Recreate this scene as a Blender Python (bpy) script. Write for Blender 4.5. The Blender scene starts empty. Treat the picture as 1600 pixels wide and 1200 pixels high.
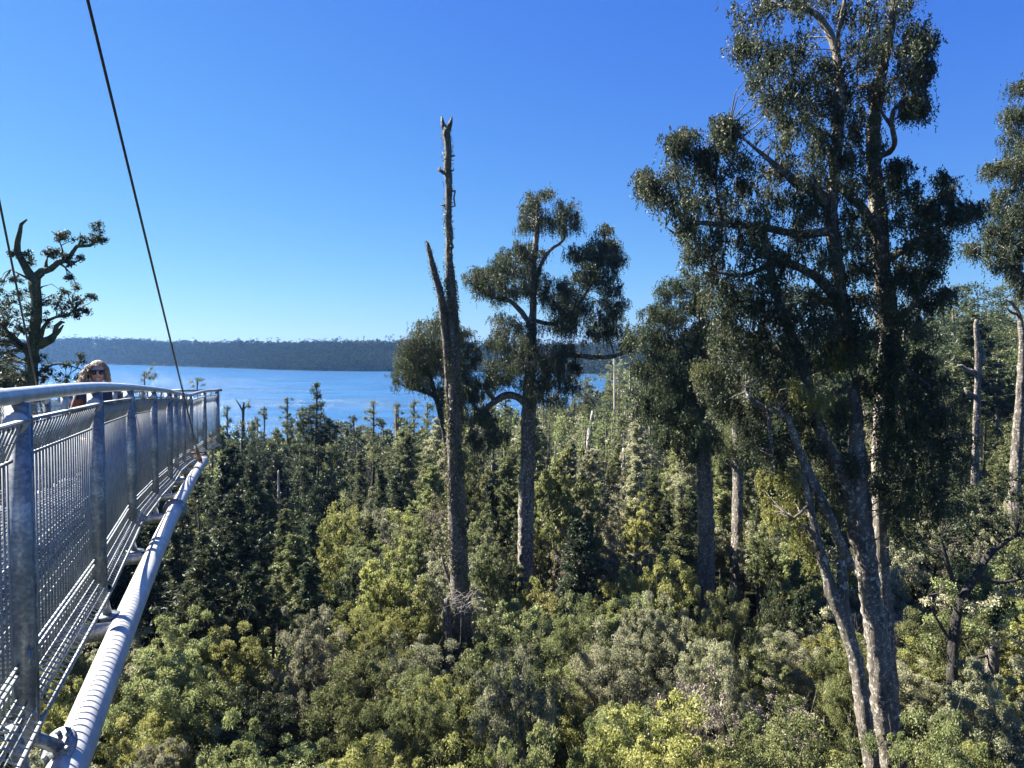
import bpy, math, random
import numpy as np
from mathutils import Vector
random.seed(7); RNG = np.random.default_rng(11)
R = math.radians
# ------------------------------------------------------------------ camera, sky, sun
CAMZ = 22.5; F = 1180.0; PITCH = math.atan(48/1180.0)
scene = bpy.context.scene
cam_d = bpy.data.cameras.new('camera'); cam = bpy.data.objects.new('camera', cam_d)
scene.collection.objects.link(cam); scene.camera = cam
cam_d.sensor_fit = 'HORIZONTAL'; cam_d.sensor_width = 36; cam_d.lens = 36*F/1600
cam_d.clip_start = 0.1; cam_d.clip_end = 20000
cam.location = (0, 0, CAMZ); cam.rotation_euler = (R(90)-PITCH, 0, 0)
SUN_AZ = R(-69); SUN_EL = R(40)          # azimuth measured from +Y, negative = to the left
world = bpy.data.worlds.new('World'); scene.world = world; world.use_nodes = True
wn = world.node_tree; sky = wn.nodes.new('ShaderNodeTexSky'); sky.sky_type = 'NISHITA'
sky.sun_disc = False; sky.sun_elevation = SUN_EL; sky.sun_rotation = SUN_AZ
sky.altitude = 0; sky.air_density = 1.0; sky.dust_density = 0.15; sky.ozone_density = 3.0
bg = wn.nodes['Background']; bg.inputs['Strength'].default_value = 0.05
# the phone's rendering of the sky: per channel tone curve on the sky colour
sp = wn.nodes.new('ShaderNodeSeparateColor'); cb = wn.nodes.new('ShaderNodeCombineColor'); wn.links.new(sky.outputs[0], sp.inputs[0])
for i_, (k_, g_) in enumerate(((.204, 1.16), (.418, .98), (2.08, .33))):
    pw = wn.nodes.new('ShaderNodeMath'); pw.operation = 'POWER'; pw.inputs[1].default_value = g_; wn.links.new(sp.outputs[i_], pw.inputs[0])
    ml = wn.nodes.new('ShaderNodeMath'); ml.operation = 'MULTIPLY'; ml.inputs[1].default_value = k_; wn.links.new(pw.outputs[0], ml.inputs[0]); wn.links.new(ml.outputs[0], cb.inputs[i_])
wn.links.new(cb.outputs[0], bg.inputs[0])
sd = bpy.data.lights.new('sun', 'SUN'); sd.energy = 5.0; sd.angle = R(0.5); sd.color = (1, .95, .86)
sun = bpy.data.objects.new('sun', sd); scene.collection.objects.link(sun)
sdir = Vector((math.sin(SUN_AZ)*math.cos(SUN_EL), math.cos(SUN_AZ)*math.cos(SUN_EL), math.sin(SUN_EL)))
sun.rotation_euler = sdir.to_track_quat('Z', 'Y').to_euler(); sun.location = (0, 0, 60)
scene.view_settings.view_transform = 'Standard'; scene.view_settings.look = 'None'
scene.view_settings.exposure = 2.3; scene.view_settings.gamma = 1
scene.cycles.max_bounces = 6; scene.cycles.diffuse_bounces = 2; scene.cycles.glossy_bounces = 2
scene.cycles.transmission_bounces = 3; scene.cycles.volume_bounces = 0; scene.cycles.transparent_max_bounces = 4
scene.cycles.use_denoising = True; scene.cycles.sample_clamp_indirect = 4
COL = scene.collection

def P(px, py, Y):
    """world point seen at photo pixel (px, py) at forward distance Y"""
    h = (px-800)/F; v = (600-py)/F; c, s = math.cos(PITCH), math.sin(PITCH)
    ry = c+v*s; rz = -s+v*c; k = Y/ry
    return np.array((h*k, Y, CAMZ+rz*k))

# ------------------------------------------------------------------ materials
MATS = {}
def mat_new(name):
    m = bpy.data.materials.new(name); m.use_nodes = True; MATS[name] = m
    return m, m.node_tree.nodes, m.node_tree.links, m.node_tree.nodes['Principled BSDF']
def ramp(n, stops):
    r = n.new('ShaderNodeValToRGB'); e = r.color_ramp.elements
    while len(e) < len(stops): e.new(.5)
    for i, (p, c) in enumerate(stops): e[i].position = p; e[i].color = (*c, 1)
    return r
def noise(n, l, scale, detail=4, rough=.6, coord='Object', stretch=None):
    t = n.new('ShaderNodeTexCoord'); x = n.new('ShaderNodeTexNoise')
    x.inputs['Scale'].default_value = scale; x.inputs['Detail'].default_value = detail; x.inputs['Roughness'].default_value = rough
    if stretch:
        mp = n.new('ShaderNodeMapping'); mp.inputs['Scale'].default_value = stretch
        l.new(t.outputs[coord], mp.inputs[0]); l.new(mp.outputs[0], x.inputs['Vector'])
    else: l.new(t.outputs[coord], x.inputs['Vector'])
    return x
def leaf_mat(name, dark, light, trans=.3, rough=.5, warm=None):
    m, n, l, b = mat_new(name)
    at = n.new('ShaderNodeAttribute'); at.attribute_name = 'tint'
    oi = n.new('ShaderNodeObjectInfo')
    stops = [(0, dark), (.8, light)]
    if warm: stops.append((1, warm))
    r = ramp(n, stops); l.new(at.outputs['Fac'], r.inputs[0])
    hv = n.new('ShaderNodeHueSaturation')
    mr = n.new('ShaderNodeMapRange'); mr.inputs['To Min'].default_value = .485; mr.inputs['To Max'].default_value = .515
    l.new(oi.outputs['Random'], mr.inputs[0]); l.new(mr.outputs[0], hv.inputs['Hue'])
    mm = n.new('ShaderNodeMath'); mm.operation = 'MULTIPLY'; mm.inputs[1].default_value = 7.31
    fr = n.new('ShaderNodeMath'); fr.operation = 'FRACT'; l.new(oi.outputs['Random'], mm.inputs[0]); l.new(mm.outputs[0], fr.inputs[0])
    mv = n.new('ShaderNodeMapRange'); mv.inputs['To Min'].default_value = .75; mv.inputs['To Max'].default_value = 1.25
    l.new(fr.outputs[0], mv.inputs[0]); l.new(mv.outputs[0], hv.inputs['Value']); l.new(r.outputs[0], hv.inputs['Color'])
    l.new(hv.outputs[0], b.inputs['Base Color']); b.inputs['Roughness'].default_value = rough; b.inputs['Specular IOR Level'].default_value = 0 if name == 'leaf_far' else .22
    tr = n.new('ShaderNodeBsdfTranslucent'); l.new(hv.outputs[0], tr.inputs[0])
    mx = n.new('ShaderNodeMixShader'); mx.inputs[0].default_value = trans
    l.new(b.outputs[0], mx.inputs[1]); l.new(tr.outputs[0], mx.inputs[2])
    l.new(mx.outputs[0], n['Material Output'].inputs['Surface'])
    return m
leaf_mat('leaf_yellow', (.12, .14, .035), (.36, .35, .12), .45)
leaf_mat('leaf_olive', (.065, .084, .028), (.285, .31, .125), .42, warm=(.40, .37, .22))
leaf_mat('leaf_grey', (.10, .11, .055), (.40, .385, .24), .4)
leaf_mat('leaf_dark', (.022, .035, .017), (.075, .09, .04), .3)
leaf_mat('leaf_conifer', (.052, .066, .026), (.17, .178, .07), .38, warm=(.25, .21, .11))
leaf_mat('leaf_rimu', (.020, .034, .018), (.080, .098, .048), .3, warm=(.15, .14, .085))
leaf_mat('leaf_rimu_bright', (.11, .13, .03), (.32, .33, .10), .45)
leaf_mat('leaf_dry', (.15, .125, .09), (.33, .29, .22), .2)
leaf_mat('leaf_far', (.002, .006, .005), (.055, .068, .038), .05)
leaf_mat('leaf_ivy', (.04, .05, .015), (.15, .15, .05), .2, warm=(.24, .21, .12))
def bark_mat(name, dark, mid, pale, scale=3.0, thr=.6):
    m, n, l, b = mat_new(name)
    x = noise(n, l, scale, 6, .7, stretch=(1, 1, .25)); y = noise(n, l, scale*2.3, 5, .75)
    r = ramp(n, [(.35, dark), (.62, mid)]); l.new(x.outputs[0], r.inputs[0])
    r2 = ramp(n, [(thr-.04, (0, 0, 0)), (thr+.03, (1, 1, 1))]); l.new(y.outputs[0], r2.inputs[0])
    mx = n.new('ShaderNodeMixRGB'); mx.inputs[2].default_value = (*pale, 1)
    l.new(r2.outputs[0], mx.inputs[0]); l.new(r.outputs[0], mx.inputs[1]); l.new(mx.outputs[0], b.inputs['Base Color'])
    bp = n.new('ShaderNodeBump'); bp.inputs['Strength'].default_value = 1; bp.inputs['Distance'].default_value = .12
    l.new(x.outputs[0], bp.inputs['Height']); l.new(bp.outputs[0], b.inputs['Normal']); b.inputs['Roughness'].default_value = .9
    return m
bark_mat('bark_brown', (.03, .025, .02), (.12, .10, .078), (.27, .26, .21), 3.4, .585)
bark_mat('bark_lichen', (.035, .03, .024), (.15, .125, .10), (.38, .36, .30), 2.4, .575)
bark_mat('bark_dark', (.012, .011, .009), (.04, .034, .028), (.09, .09, .07))
bark_mat('bark_mossy', (.03, .035, .015), (.10, .10, .04), (.2, .2, .1), 4, .6)
bark_mat('wood_bleached', (.2, .17, .14), (.42, .38, .33), (.55, .52, .47), 3, .6)
bark_mat('wood_brown', (.08, .05, .035), (.22, .15, .11), (.4, .34, .28), 3, .62)

m, n, l, b = mat_new('galvanised')
vo = n.new('ShaderNodeTexVoronoi'); vo.inputs['Scale'].default_value = 70; tc = n.new('ShaderNodeTexCoord'); l.new(tc.outputs['Object'], vo.inputs['Vector'])
x = noise(n, l, 7, 6, .7)
ad = n.new('ShaderNodeMixRGB'); ad.inputs[0].default_value = .22; l.new(x.outputs[0], ad.inputs[1]); l.new(vo.outputs['Color'], ad.inputs[2])
r = ramp(n, [(.34, (.13, .145, .155)), (.5, (.22, .24, .25)), (.66, (.42, .44, .44))]); l.new(ad.outputs[0], r.inputs[0])
l.new(r.outputs[0], b.inputs['Base Color']); b.inputs['Metallic'].default_value = .45; b.inputs['Roughness'].default_value = .5
bp = n.new('ShaderNodeBump'); bp.inputs['Distance'].default_value = .001; l.new(x.outputs[0], bp.inputs['Height']); l.new(bp.outputs[0], b.inputs['Normal'])
m, n, l, b = mat_new('galvanised_pipe')
x = noise(n, l, 6, 6, .7); r = ramp(n, [(.33, (.36, .36, .35)), (.5, (.45, .44, .42)), (.68, (.57, .56, .53))]); l.new(x.outputs[0], r.inputs[0])
l.new(r.outputs[0], b.inputs['Base Color']); b.inputs['Metallic'].default_value = .25; b.inputs['Roughness'].default_value = .5
m, n, l, b = mat_new('galvanised_bright')
b.inputs['Base Color'].default_value = (.50, .52, .54, 1); b.inputs['Metallic'].default_value = .35; b.inputs['Roughness'].default_value = .45
x = noise(n, l, 12, 4, .6); r = ramp(n, [(.35, (.34, .36, .38)), (.65, (.52, .54, .56))]); l.new(x.outputs[0], r.inputs[0]); l.new(r.outputs[0], b.inputs['Base Color'])
m, n, l, b = mat_new('galvanised_mesh')
x = noise(n, l, 10, 5, .65); r = ramp(n, [(.35, (.16, .18, .19)), (.65, (.29, .31, .32))]); l.new(x.outputs[0], r.inputs[0])
l.new(r.outputs[0], b.inputs['Base Color']); b.inputs['Metallic'].default_value = .25; b.inputs['Roughness'].default_value = .6
def plain(name, col, rough=.6, metal=0, scale=20, var=.25):
    m, n, l, b = mat_new(name); x = noise(n, l, scale, 4, .6)
    r = ramp(n, [(.3, tuple(c*(1-var) for c in col)), (.7, tuple(c*(1+var) for c in col))])
    l.new(x.outputs[0], r.inputs[0]); l.new(r.outputs[0], b.inputs['Base Color'])
    b.inputs['Roughness'].default_value = rough; b.inputs['Metallic'].default_value = metal
    return m
plain('cable_steel', (.05, .05, .055), .45, .6); plain('rust', (.16, .09, .055), .8)
plain('skin', (.50, .27, .20), .5, 0, 30, .08); plain('hair', (.27, .20, .135), .55, 0, 60, .55)
plain('jacket_navy', (.018, .025, .05), .7); plain('jacket_orange', (.22, .075, .04), .7); plain('trousers', (.03, .035, .05), .8)
plain('lens', (.012, .012, .015), .12); plain('teeth', (.75, .72, .68), .3, 0, 5, .03); plain('lips', (.45, .15, .13), .4); plain('shoe', (.08, .07, .07), .7)
plain('snow', (.8, .82, .85), .8)
m, n, l, b = mat_new('ground_soil')
x = noise(n, l, .15, 6, .7); r = ramp(n, [(.3, (.012, .014, .007)), (.55, (.025, .028, .012)), (.75, (.05, .042, .024))])
l.new(x.outputs[0], r.inputs[0]); l.new(r.outputs[0], b.inputs['Base Color']); b.inputs['Roughness'].default_value = 1; b.inputs['Specular IOR Level'].default_value = 0
m, n, l, b = mat_new('lake_water')
b.inputs['Base Color'].default_value = (.035, .11, .24, 1); b.inputs['Roughness'].default_value = .12; b.inputs['IOR'].default_value = 1.33
x1 = noise(n, l, .55, 5, .7, stretch=(.35, 1, 1)); x2 = noise(n, l, .02, 4, .6, stretch=(.25, 1, 1))
mu = n.new('ShaderNodeMath'); mu.operation = 'MULTIPLY'; l.new(x1.outputs[0], mu.inputs[0])
mr = n.new('ShaderNodeMapRange'); mr.inputs['From Min'].default_value = .35; mr.inputs['From Max'].default_value = .7
mr.inputs['To Min'].default_value = .8; mr.inputs['To Max'].default_value = 2.2; l.new(x2.outputs[0], mr.inputs[0]); l.new(mr.outputs[0], mu.inputs[1])
x3 = noise(n, l, .06, 6, .75, stretch=(.35, 1, 1)); rr_ = n.new('ShaderNodeMapRange'); rr_.inputs['From Min'].default_value = .38; rr_.inputs['From Max'].default_value = .62
rr_.inputs['To Min'].default_value = .10; rr_.inputs['To Max'].default_value = .20; l.new(x3.outputs[0], rr_.inputs[0]); l.new(rr_.outputs[0], b.inputs['Roughness'])
bp = n.new('ShaderNodeBump'); bp.inputs['Strength'].default_value = 1; bp.inputs['Distance'].default_value = 1.0
l.new(mu.outputs[0], bp.inputs['Height']); l.new(bp.outputs[0], b.inputs['Normal'])

# ------------------------------------------------------------------ object helpers
def tag(o, label=None, cat=None, group=None, kind=None):
    if label: o['label'] = label
    if cat: o['category'] = cat
    if group: o['group'] = group
    if kind: o['kind'] = kind
    return o
def empty(name, loc, label, cat, group=None):
    o = bpy.data.objects.new(name, None); COL.objects.link(o); o.location = loc; o.empty_display_size = .3
    return tag(o, label, cat, group)
def link(name, me, parent=None, loc=None):
    o = bpy.data.objects.new(name, me); COL.objects.link(o)
    if parent is not None: o.parent = parent
    if loc is not None: o.location = loc
    return o
def np_mesh(name, V, Q, mats, tint=None, smooth=False, matidx=None):
    """V (n,3) verts, Q (m,k) polygons of equal size k"""
    me = bpy.data.meshes.new(name); V = np.asarray(V, np.float32); Q = np.asarray(Q, np.int32); k = Q.shape[1]
    me.vertices.add(len(V)); me.vertices.foreach_set('co', V.ravel())
    me.loops.add(Q.size); me.loops.foreach_set('vertex_index', Q.ravel())
    me.polygons.add(len(Q)); me.polygons.foreach_set('loop_start', np.arange(0, Q.size, k, dtype=np.int32))
    me.polygons.foreach_set('loop_total', np.full(len(Q), k, np.int32))
    for mm in mats: me.materials.append(MATS[mm])
    if matidx is not None: me.polygons.foreach_set('material_index', np.asarray(matidx, np.int32))
    if smooth: me.polygons.foreach_set('use_smooth', np.ones(len(Q), bool))
    me.update(calc_edges=True)
    if tint is not None:
        a = me.attributes.new('tint', 'FLOAT', 'POINT'); a.data.foreach_set('value', np.asarray(tint, np.float32))
    return me
def leaf_quads(C, D, L, W, tint, nrm=None):
    """kite leaves: centre C, axis D (unit), length L, width W"""
    n = len(C); L = np.broadcast_to(L, n)[:, None]; W = np.broadcast_to(W, n)[:, None]
    if nrm is None: nrm = RNG.normal(size=(n, 3))
    S = np.cross(D, nrm); S /= np.linalg.norm(S, axis=1)[:, None]+1e-9
    V = np.stack([C-D*L*.5, C+S*W*.5-D*L*.05, C+D*L*.5, C-S*W*.5-D*L*.05], 1).reshape(-1, 3)
    return V, np.arange(4*n).reshape(-1, 4), np.repeat(tint, 4)
def unit(n):
    v = RNG.normal(size=(n, 3)); return v/np.linalg.norm(v, axis=1)[:, None]
def catmull(pts, step):
    pts = np.asarray(pts, float); out = []
    q = np.vstack([2*pts[0]-pts[1], pts, 2*pts[-1]-pts[-2]])
    for i in range(1, len(q)-2):
        p0, p1, p2, p3 = q[i-1:i+3]; d = np.linalg.norm((p2-p1)[:3]); k = max(1, int(d/step))
        for t in np.arange(k)/k:
            out.append(.5*((2*p1)+(-p0+p2)*t+(2*p0-5*p1+4*p2-p3)*t*t+(-p0+3*p1-3*p2+p3)*t**3))
    out.append(q[-2]); return np.array(out)
class Tubes:
    def __init__(s): s.V = []; s.Q = []; s.n = 0
    def add(s, pts, rad, sides=8, wob=.0, cap=True):
        pts = np.asarray(pts, float); rad = np.broadcast_to(np.asarray(rad, float), len(pts)).copy()
        T = np.gradient(pts, axis=0); T /= np.linalg.norm(T, axis=1)[:, None]+1e-9
        a = np.array([0, 0, 1.]) if abs(T[0][2]) < .9 else np.array([1., 0, 0])
        U = np.zeros_like(T); u_ = np.cross(T[0], a); u_ /= np.linalg.norm(u_)+1e-9
        for q_ in range(len(T)):       # carry the frame along so it never flips
            u_ = u_-T[q_]*np.dot(u_, T[q_]); u_ = u_/(np.linalg.norm(u_)+1e-9); U[q_] = u_
        W = np.cross(T, U)
        if cap:
            pts = np.vstack([pts[:1], pts, pts[-1:]]); rad = np.concatenate([[1e-4], rad, [1e-4]]); U = np.vstack([U[:1], U, U[-1:]]); W = np.vstack([W[:1], W, W[-1:]])
        th = np.arange(sides)*2*math.pi/sides
        rr = rad[:, None]*(1+wob*RNG.normal(size=(len(rad), sides))) if wob else np.repeat(rad[:, None], sides, 1)
        if wob: rr *= (1+wob*1.2*np.sin(th*3+RNG.uniform(0, 6)))[None]
        ring = pts[:, None]+U[:, None]*(rr*np.cos(th))[..., None]+W[:, None]*(rr*np.sin(th))[..., None]
        m_ = len(pts); i = np.arange(m_-1)[:, None]*sides; j = np.arange(sides)[None]; j2 = (j+1) % sides
        q = np.stack([i+j, i+j2, i+sides+j2, i+sides+j], -1).reshape(-1, 4)+s.n
        s.V.append(ring.reshape(-1, 3)); s.Q.append(q); s.n += m_*sides
    def mesh(s, name, mat, smooth=True):
        return np_mesh(name, np.vstack(s.V), np.vstack(s.Q), [mat], smooth=smooth)
class MB:
    """collects boxes and tubes of one rigid part"""
    BOX = np.array([(0, 1, 3, 2), (4, 6, 7, 5), (0, 4, 5, 1), (2, 3, 7, 6), (0, 2, 6, 4), (1, 5, 7, 3)])
    def __init__(s): s.V = []; s.Q = []; s.n = 0
    def bar(s, a, c, w, h, up=(0, 0, 1)):
        a = np.asarray(a, float); c = np.asarray(c, float); d = c-a; d /= np.linalg.norm(d)+1e-9
        side = np.cross(d, up); side /= np.linalg.norm(side)+1e-9; u = np.cross(side, d)
        vs = [e+side*(x*w/2)+u*(y*h/2) for e in (a, c) for x in (-1, 1) for y in (-1, 1)]
        s.V.append(np.array(vs)); s.Q.append(s.BOX+s.n); s.n += 8
    def tube(s, pts, r, sides=12, cap=True):
        t = Tubes(); t.add(pts, r, sides, 0, cap); s.V.append(t.V[0]); s.Q.append(t.Q[0]+s.n); s.n += t.n
    def build(s, name, mat, parent=None, smooth=False):
        me = np_mesh(name, np.vstack(s.V), np.vstack(s.Q), [mat])
        if smooth:
            me.polygons.foreach_set('use_smooth', np.ones(len(me.polygons), bool))
        return link(name, me, parent)

# ------------------------------------------------------------------ terrain and lake
NEAR = ([-1600, -200, 0, 200, 430, 620, 720, 800, 900, 960, 1010, 1060, 2400], [120, 130, 150, 168, 190, 186, 225, 255, 320, 470, 640, 900, 900])
FAR = ([-1600, 60, 180, 300, 400, 500, 620, 760, 900, 1000, 1060, 2400], [1900, 1650, 1500, 1240, 1060, 960, 945, 900, 850, 700, 640, 640])
def hnoise(x, y, s, k=0):
    return (np.sin(x*s+1.3+k)*np.cos(y*s*1.13+.7*k)+.5*np.sin(x*s*2.1+y*s*1.7+k)+.3*np.cos(x*s*4.3-y*s*3.7+2*k))/1.8
def ground_z(x, y):
    x = np.asarray(x, float); y = np.asarray(y, float); r = np.hypot(x, y)+1e-6
    az = np.clip(np.arctan2(x, y), -R(62), R(62)); px = 800+F*np.tan(az); Y = r*np.cos(az)
    ns = np.interp(px, *NEAR)+6*hnoise(x, y, .04); fs = np.interp(px, *FAR)+14*hnoise(x, y, .012, 2)
    lake = np.minimum(Y-ns, fs-Y)
    z = np.clip(.5-lake*.22, -2.5, .5)
    land = lake < 0
    z = z+np.where(land, .35*np.clip(-lake/12, 0, 1)*(1+hnoise(x, y, .11, 4)), 0)
    back = np.clip((Y-fs)/140, 0, 1); rise = np.interp(px, [-1600, 150, 330, 600, 900, 1060, 2400], [42, 40, 27, 21, 20, 16, 30])
    z = z+np.where(Y > fs, back*back*(3-2*back)*rise*(1+.12*hnoise(x, y, .01, 5)+.13*hnoise(x, y, .0042, 1)), 0)
    rt = np.clip((px-1180)/300, 0, 1)*np.clip((Y-75)/110, 0, 1)*11
    return z+np.where(land & (Y < 640), rt, 0)
nr = 430; radii = np.concatenate([[0.0], 3*np.exp(np.linspace(0, math.log(2600/3), nr))])
angs = np.unique(np.concatenate([np.arange(-60, 60, .3), np.arange(60, 300, 3)])); angs = np.radians(angs); na = len(angs)
X = radii[:, None]*np.sin(angs)[None]; Yg = radii[:, None]*np.cos(angs)[None]
Z = ground_z(X, Yg); Z[0] = Z[1].mean()
i = np.arange(nr)[:, None]*na; j = np.arange(na)[None]; j2 = (j+1) % na
Q = np.stack([i+j, i+j2, i+na+j2, i+na+j], -1).reshape(-1, 4)
tag(link('ground', np_mesh('ground', np.stack([X, Yg, Z], -1).reshape(-1, 3), Q, ['ground_soil'], smooth=True)), kind='structure')
wv = [(-2600, 60, 0), (900, 60, 0), (900, 2600, 0), (-2600, 2600, 0)]
tag(link('lake_water', np_mesh('lake_water', wv, [(0, 1, 2, 3)], ['lake_water'])), kind='structure')

# ------------------------------------------------------------------ walkway
RP = np.array([(-1.2, .9, -.14), (-2.10, 3.2, -.18), (-2.80, 5.06, -.23), (-3.76, 7.4, -.335), (-4.55, 9.55, -.455), (-5.2, 11.4, -.57),
      (-5.86, 13.1, -.685), (-6.42, 14.7, -.80), (-6.83, 16.0, -.885), (-7.15, 17.5, -.885), (-7.43, 19.0, -.93)])
RP[:, 2] += CAMZ
tang = np.gradient(RP, axis=0); tang[:, 2] = 0; tang /= np.linalg.norm(tang, axis=1)[:, None]
outw = np.stack([tang[:, 1], -tang[:, 0], tang[:, 2]*0], 1)         # to the right of travel = the near side
WID = 1.6
def rail_off(off, dz):
    p = RP+outw*off; p[:, 2] += dz; return p
walk = empty('elevated_walkway', (RP[1][0], RP[1][1], RP[1][2]-1.5), 'grey galvanised steel treetop walkway with mesh railings curving out on the left', 'walkway')
def wpart(mb, name, mat, parent=walk, smooth=False):
    o = mb.build(name, mat, None, smooth)
    o.parent = parent
    w = Vector(walk.location)
    if parent is walk: o.matrix_parent_inverse.identity(); o.location = -w
    return o
UP = np.array([0, 0, 1.])
for side in (0, 1):
    base = rail_off(0 if side == 0 else -WID, 0); ow = outw if side == 0 else -outw
    t = MB(); t.tube(catmull(base, .25), .036, 16); wpart(t, 'handrail', 'galvanised_bright', smooth=True)
    for k in range(len(base)):
        p = base[k]; u = ow[k]
        mb = MB(); mb.bar(p-UP*.03, p-UP*1.5, .05, .088, up=u)
        mb.bar(p-UP*.09+tang[k]*.026, p-UP*1.5+tang[k]*.026, .004, .10, up=u)
        mb.bar(p-UP*1.12-tang[k]*.05+u*.03, p-UP*1.12+tang[k]*.05+u*.03, .06, .012, up=u)
        po = wpart(mb, 'post', 'galvanised')
        mb = MB(); mb.tube(np.array([p-UP*.115-tang[k]*.05+u*.0, p-UP*.105+tang[k]*.05]), .047, 14); wpart(mb, 'rail_sleeve', 'galvanised_bright', po, smooth=True)
        if side == 0 and k == 1: post1 = po
        if k == len(base)-1: continue
        q = base[k+1]; ln = np.linalg.norm(q-p); nb = int(ln/(.07)); mb = MB()
        cs = [(.030, -.12), (-.028, -.27), (-.028, -1.30), (.075, -1.37)]
        for bi in range(1, nb):
            f = bi/nb; o_ = p*(1-f)+q*f; uu = ow[k]*(1-f)+ow[k+1]*f
            pts = [o_+uu*a+UP*z for a, z in cs]
            for a_, c_ in zip(pts[:-1], pts[1:]): mb.bar(a_, c_, .005, .0085, up=uu)
        def hline(a, z, w, h, i0=0):
            mb.bar(p+ow[k]*a+UP*z+tang[k]*.02, q+ow[k+1]*a+UP*z-tang[k]*.02, w, h)
        hline(.030, -.105, .045, .010)
        for f in (.5,): hline(.030-.058*f-.008, -.12-.15*f, .005, .005)
        hline(-.022, -.275, .014, .012)
        for z in (-.72,): hline(-.04, z, .004, .004)
        hline(-.018, -1.155, .012, .008); hline(-.018, -1.19, .012, .008); hline(-.036, -1.25, .005, .005)
        for f in (.02, .35, .68): hline(-.024+.10*f, -1.30-.07*f+.008, .006, .006)
        hline(.082, -1.372, .012, .022)
        wpart(mb, 'mesh_panel', 'galvanised_mesh')
        # infill stubs between handrail and panel
        mid = (p+q)/2; mb = MB(); mb.bar(mid-UP*.03, mid-UP*.13, .05, .03, up=ow[k]); wpart(mb, 'rail_stub', 'galvanised_bright')
# end railing across the tip
a, c = RP[-1], (RP+outw*-WID)[-1]
mb = MB(); mb.tube(np.array([a+outw[-1]*.12, c-outw[-1]*.12]), .03, 12); wpart(mb, 'end_rail', 'galvanised', smooth=True)
mb = MB()
for bi in range(1, 24):
    o_ = a+(c-a)*bi/24; mb.bar(o_-UP*.12, o_-UP*1.36, .006, .008, up=tang[-1])
for z in (-.12, -.27, -1.16, -1.36): mb.bar(a+UP*z, c+UP*z, .02, .012)
wpart(mb, 'mesh_panel', 'galvanised_mesh')
# deck: grating built from bearing and cross bars
dk = MB(); DZ = -1.385
fine = catmull(RP, .075); tf = np.gradient(fine, axis=0); tf[:, 2] = 0; tf /= np.linalg.norm(tf, axis=1)[:, None]; of = np.stack([tf[:, 1], -tf[:, 0], tf[:, 2]*0], 1)
for p, u in zip(fine, of): dk.bar(p+UP*DZ, p-u*WID+UP*DZ, .007, .012)
coarse = catmull(RP, .7); tcx = np.gradient(coarse, axis=0); tcx[:, 2] = 0; tcx /= np.linalg.norm(tcx, axis=1)[:, None]; oc = np.stack([tcx[:, 1], -tcx[:, 0], tcx[:, 2]*0], 1)
for off in [.0]+list(np.arange(.30, WID, .062)):
    pp = coarse-oc*off+UP*(DZ+.004)
    for a_, c_ in zip(pp[:-1], pp[1:]): dk.bar(a_, c_, .004, .03)
wpart(dk, 'deck_grating', 'galvanised')
# support pipes, outriggers
PIPE_OFF, PIPE_Z = .20, -1.70
pfx = np.polyfit([3.44, 5.5, 10, 17], [-2.05, -2.84, -4.50, -6.95], 2); pfz = np.polyfit([3.44, 5.5, 10, 17], [-1.89, -1.94, -2.10, -2.40], 2)
def pipe_pt(y): return np.array([np.polyval(pfx, y), y, CAMZ+np.polyval(pfz, y)])
for off in (PIPE_OFF, -WID-.2):
    pts = np.array([pipe_pt(y_) for y_ in np.linspace(1.0, 17.1, 12)])
    if off < 0: pts[:, 0] -= 2.1*.93; pts[:, 1] -= 2.1*.34
    mb = MB(); sp = catmull(pts, .2); rr = np.full(len(sp), .088); rr[-1] = .075
    mb.tube(sp, rr, 28); pp_ = wpart(mb, 'support_pipe', 'galvanised_pipe', smooth=True)
    if off > 0: main_pipe = pp_
def frac_(s):
    k = int(s); f = s-k; k2 = min(k+1, len(RP)-1); p = RP[k]*(1-f)+RP[k2]*f; u = outw[k]*(1-f)+outw[k2]*f; t = tang[k]*(1-f)+tang[k2]*f
    return p, u, t
def frac(s):
    p, u, t = frac_(s); return p, u, t
def on_pipe(p): return pipe_pt(p[1]+.05)
def disc(mb, c, ax, r, th, sides=20):
    ax = np.asarray(ax, float); ax /= np.linalg.norm(ax); mb.tube(np.array([c-ax*th/2, c+ax*th/2]), r, sides)
for k, s in enumerate([.9, 2.05, 2.95, 3.95, 4.9, 5.9, 6.9, 7.9, 8.8]):
    p, u, t = frac(s)
    a = on_pipe(p); c = a-u*(WID+.30)
    mb = MB(); mb.tube(np.array([a, c]), .062 if k % 2 else .05, 16); ct = wpart(mb, 'cross_tube', 'galvanised', smooth=True)
    for sx in (.02, -WID-.02):
        q = p+u*sx; mb = MB(); mb.tube(np.array([q+UP*(PIPE_Z+.06)+t*.14, q+UP*-1.38+t*.14-u*.05]), .03, 12)
        disc(mb, q+UP*(PIPE_Z+.07)+t*.14, UP, .085, .014); disc(mb, q+UP*(PIPE_Z+.04)+t*.14, UP, .05, .06)
        wpart(mb, 'strut', 'galvanised', ct, smooth=False)
for s, r in ((4.25, .15), (8.1, .10), (6.75, .105)):
    p, u, t = frac(s); mb = MB(); disc(mb, on_pipe(p), t+np.array([0, 0, -.03]), r, .03, 32)
    o = wpart(mb, 'pipe_collar', 'galvanised', main_pipe)
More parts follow.
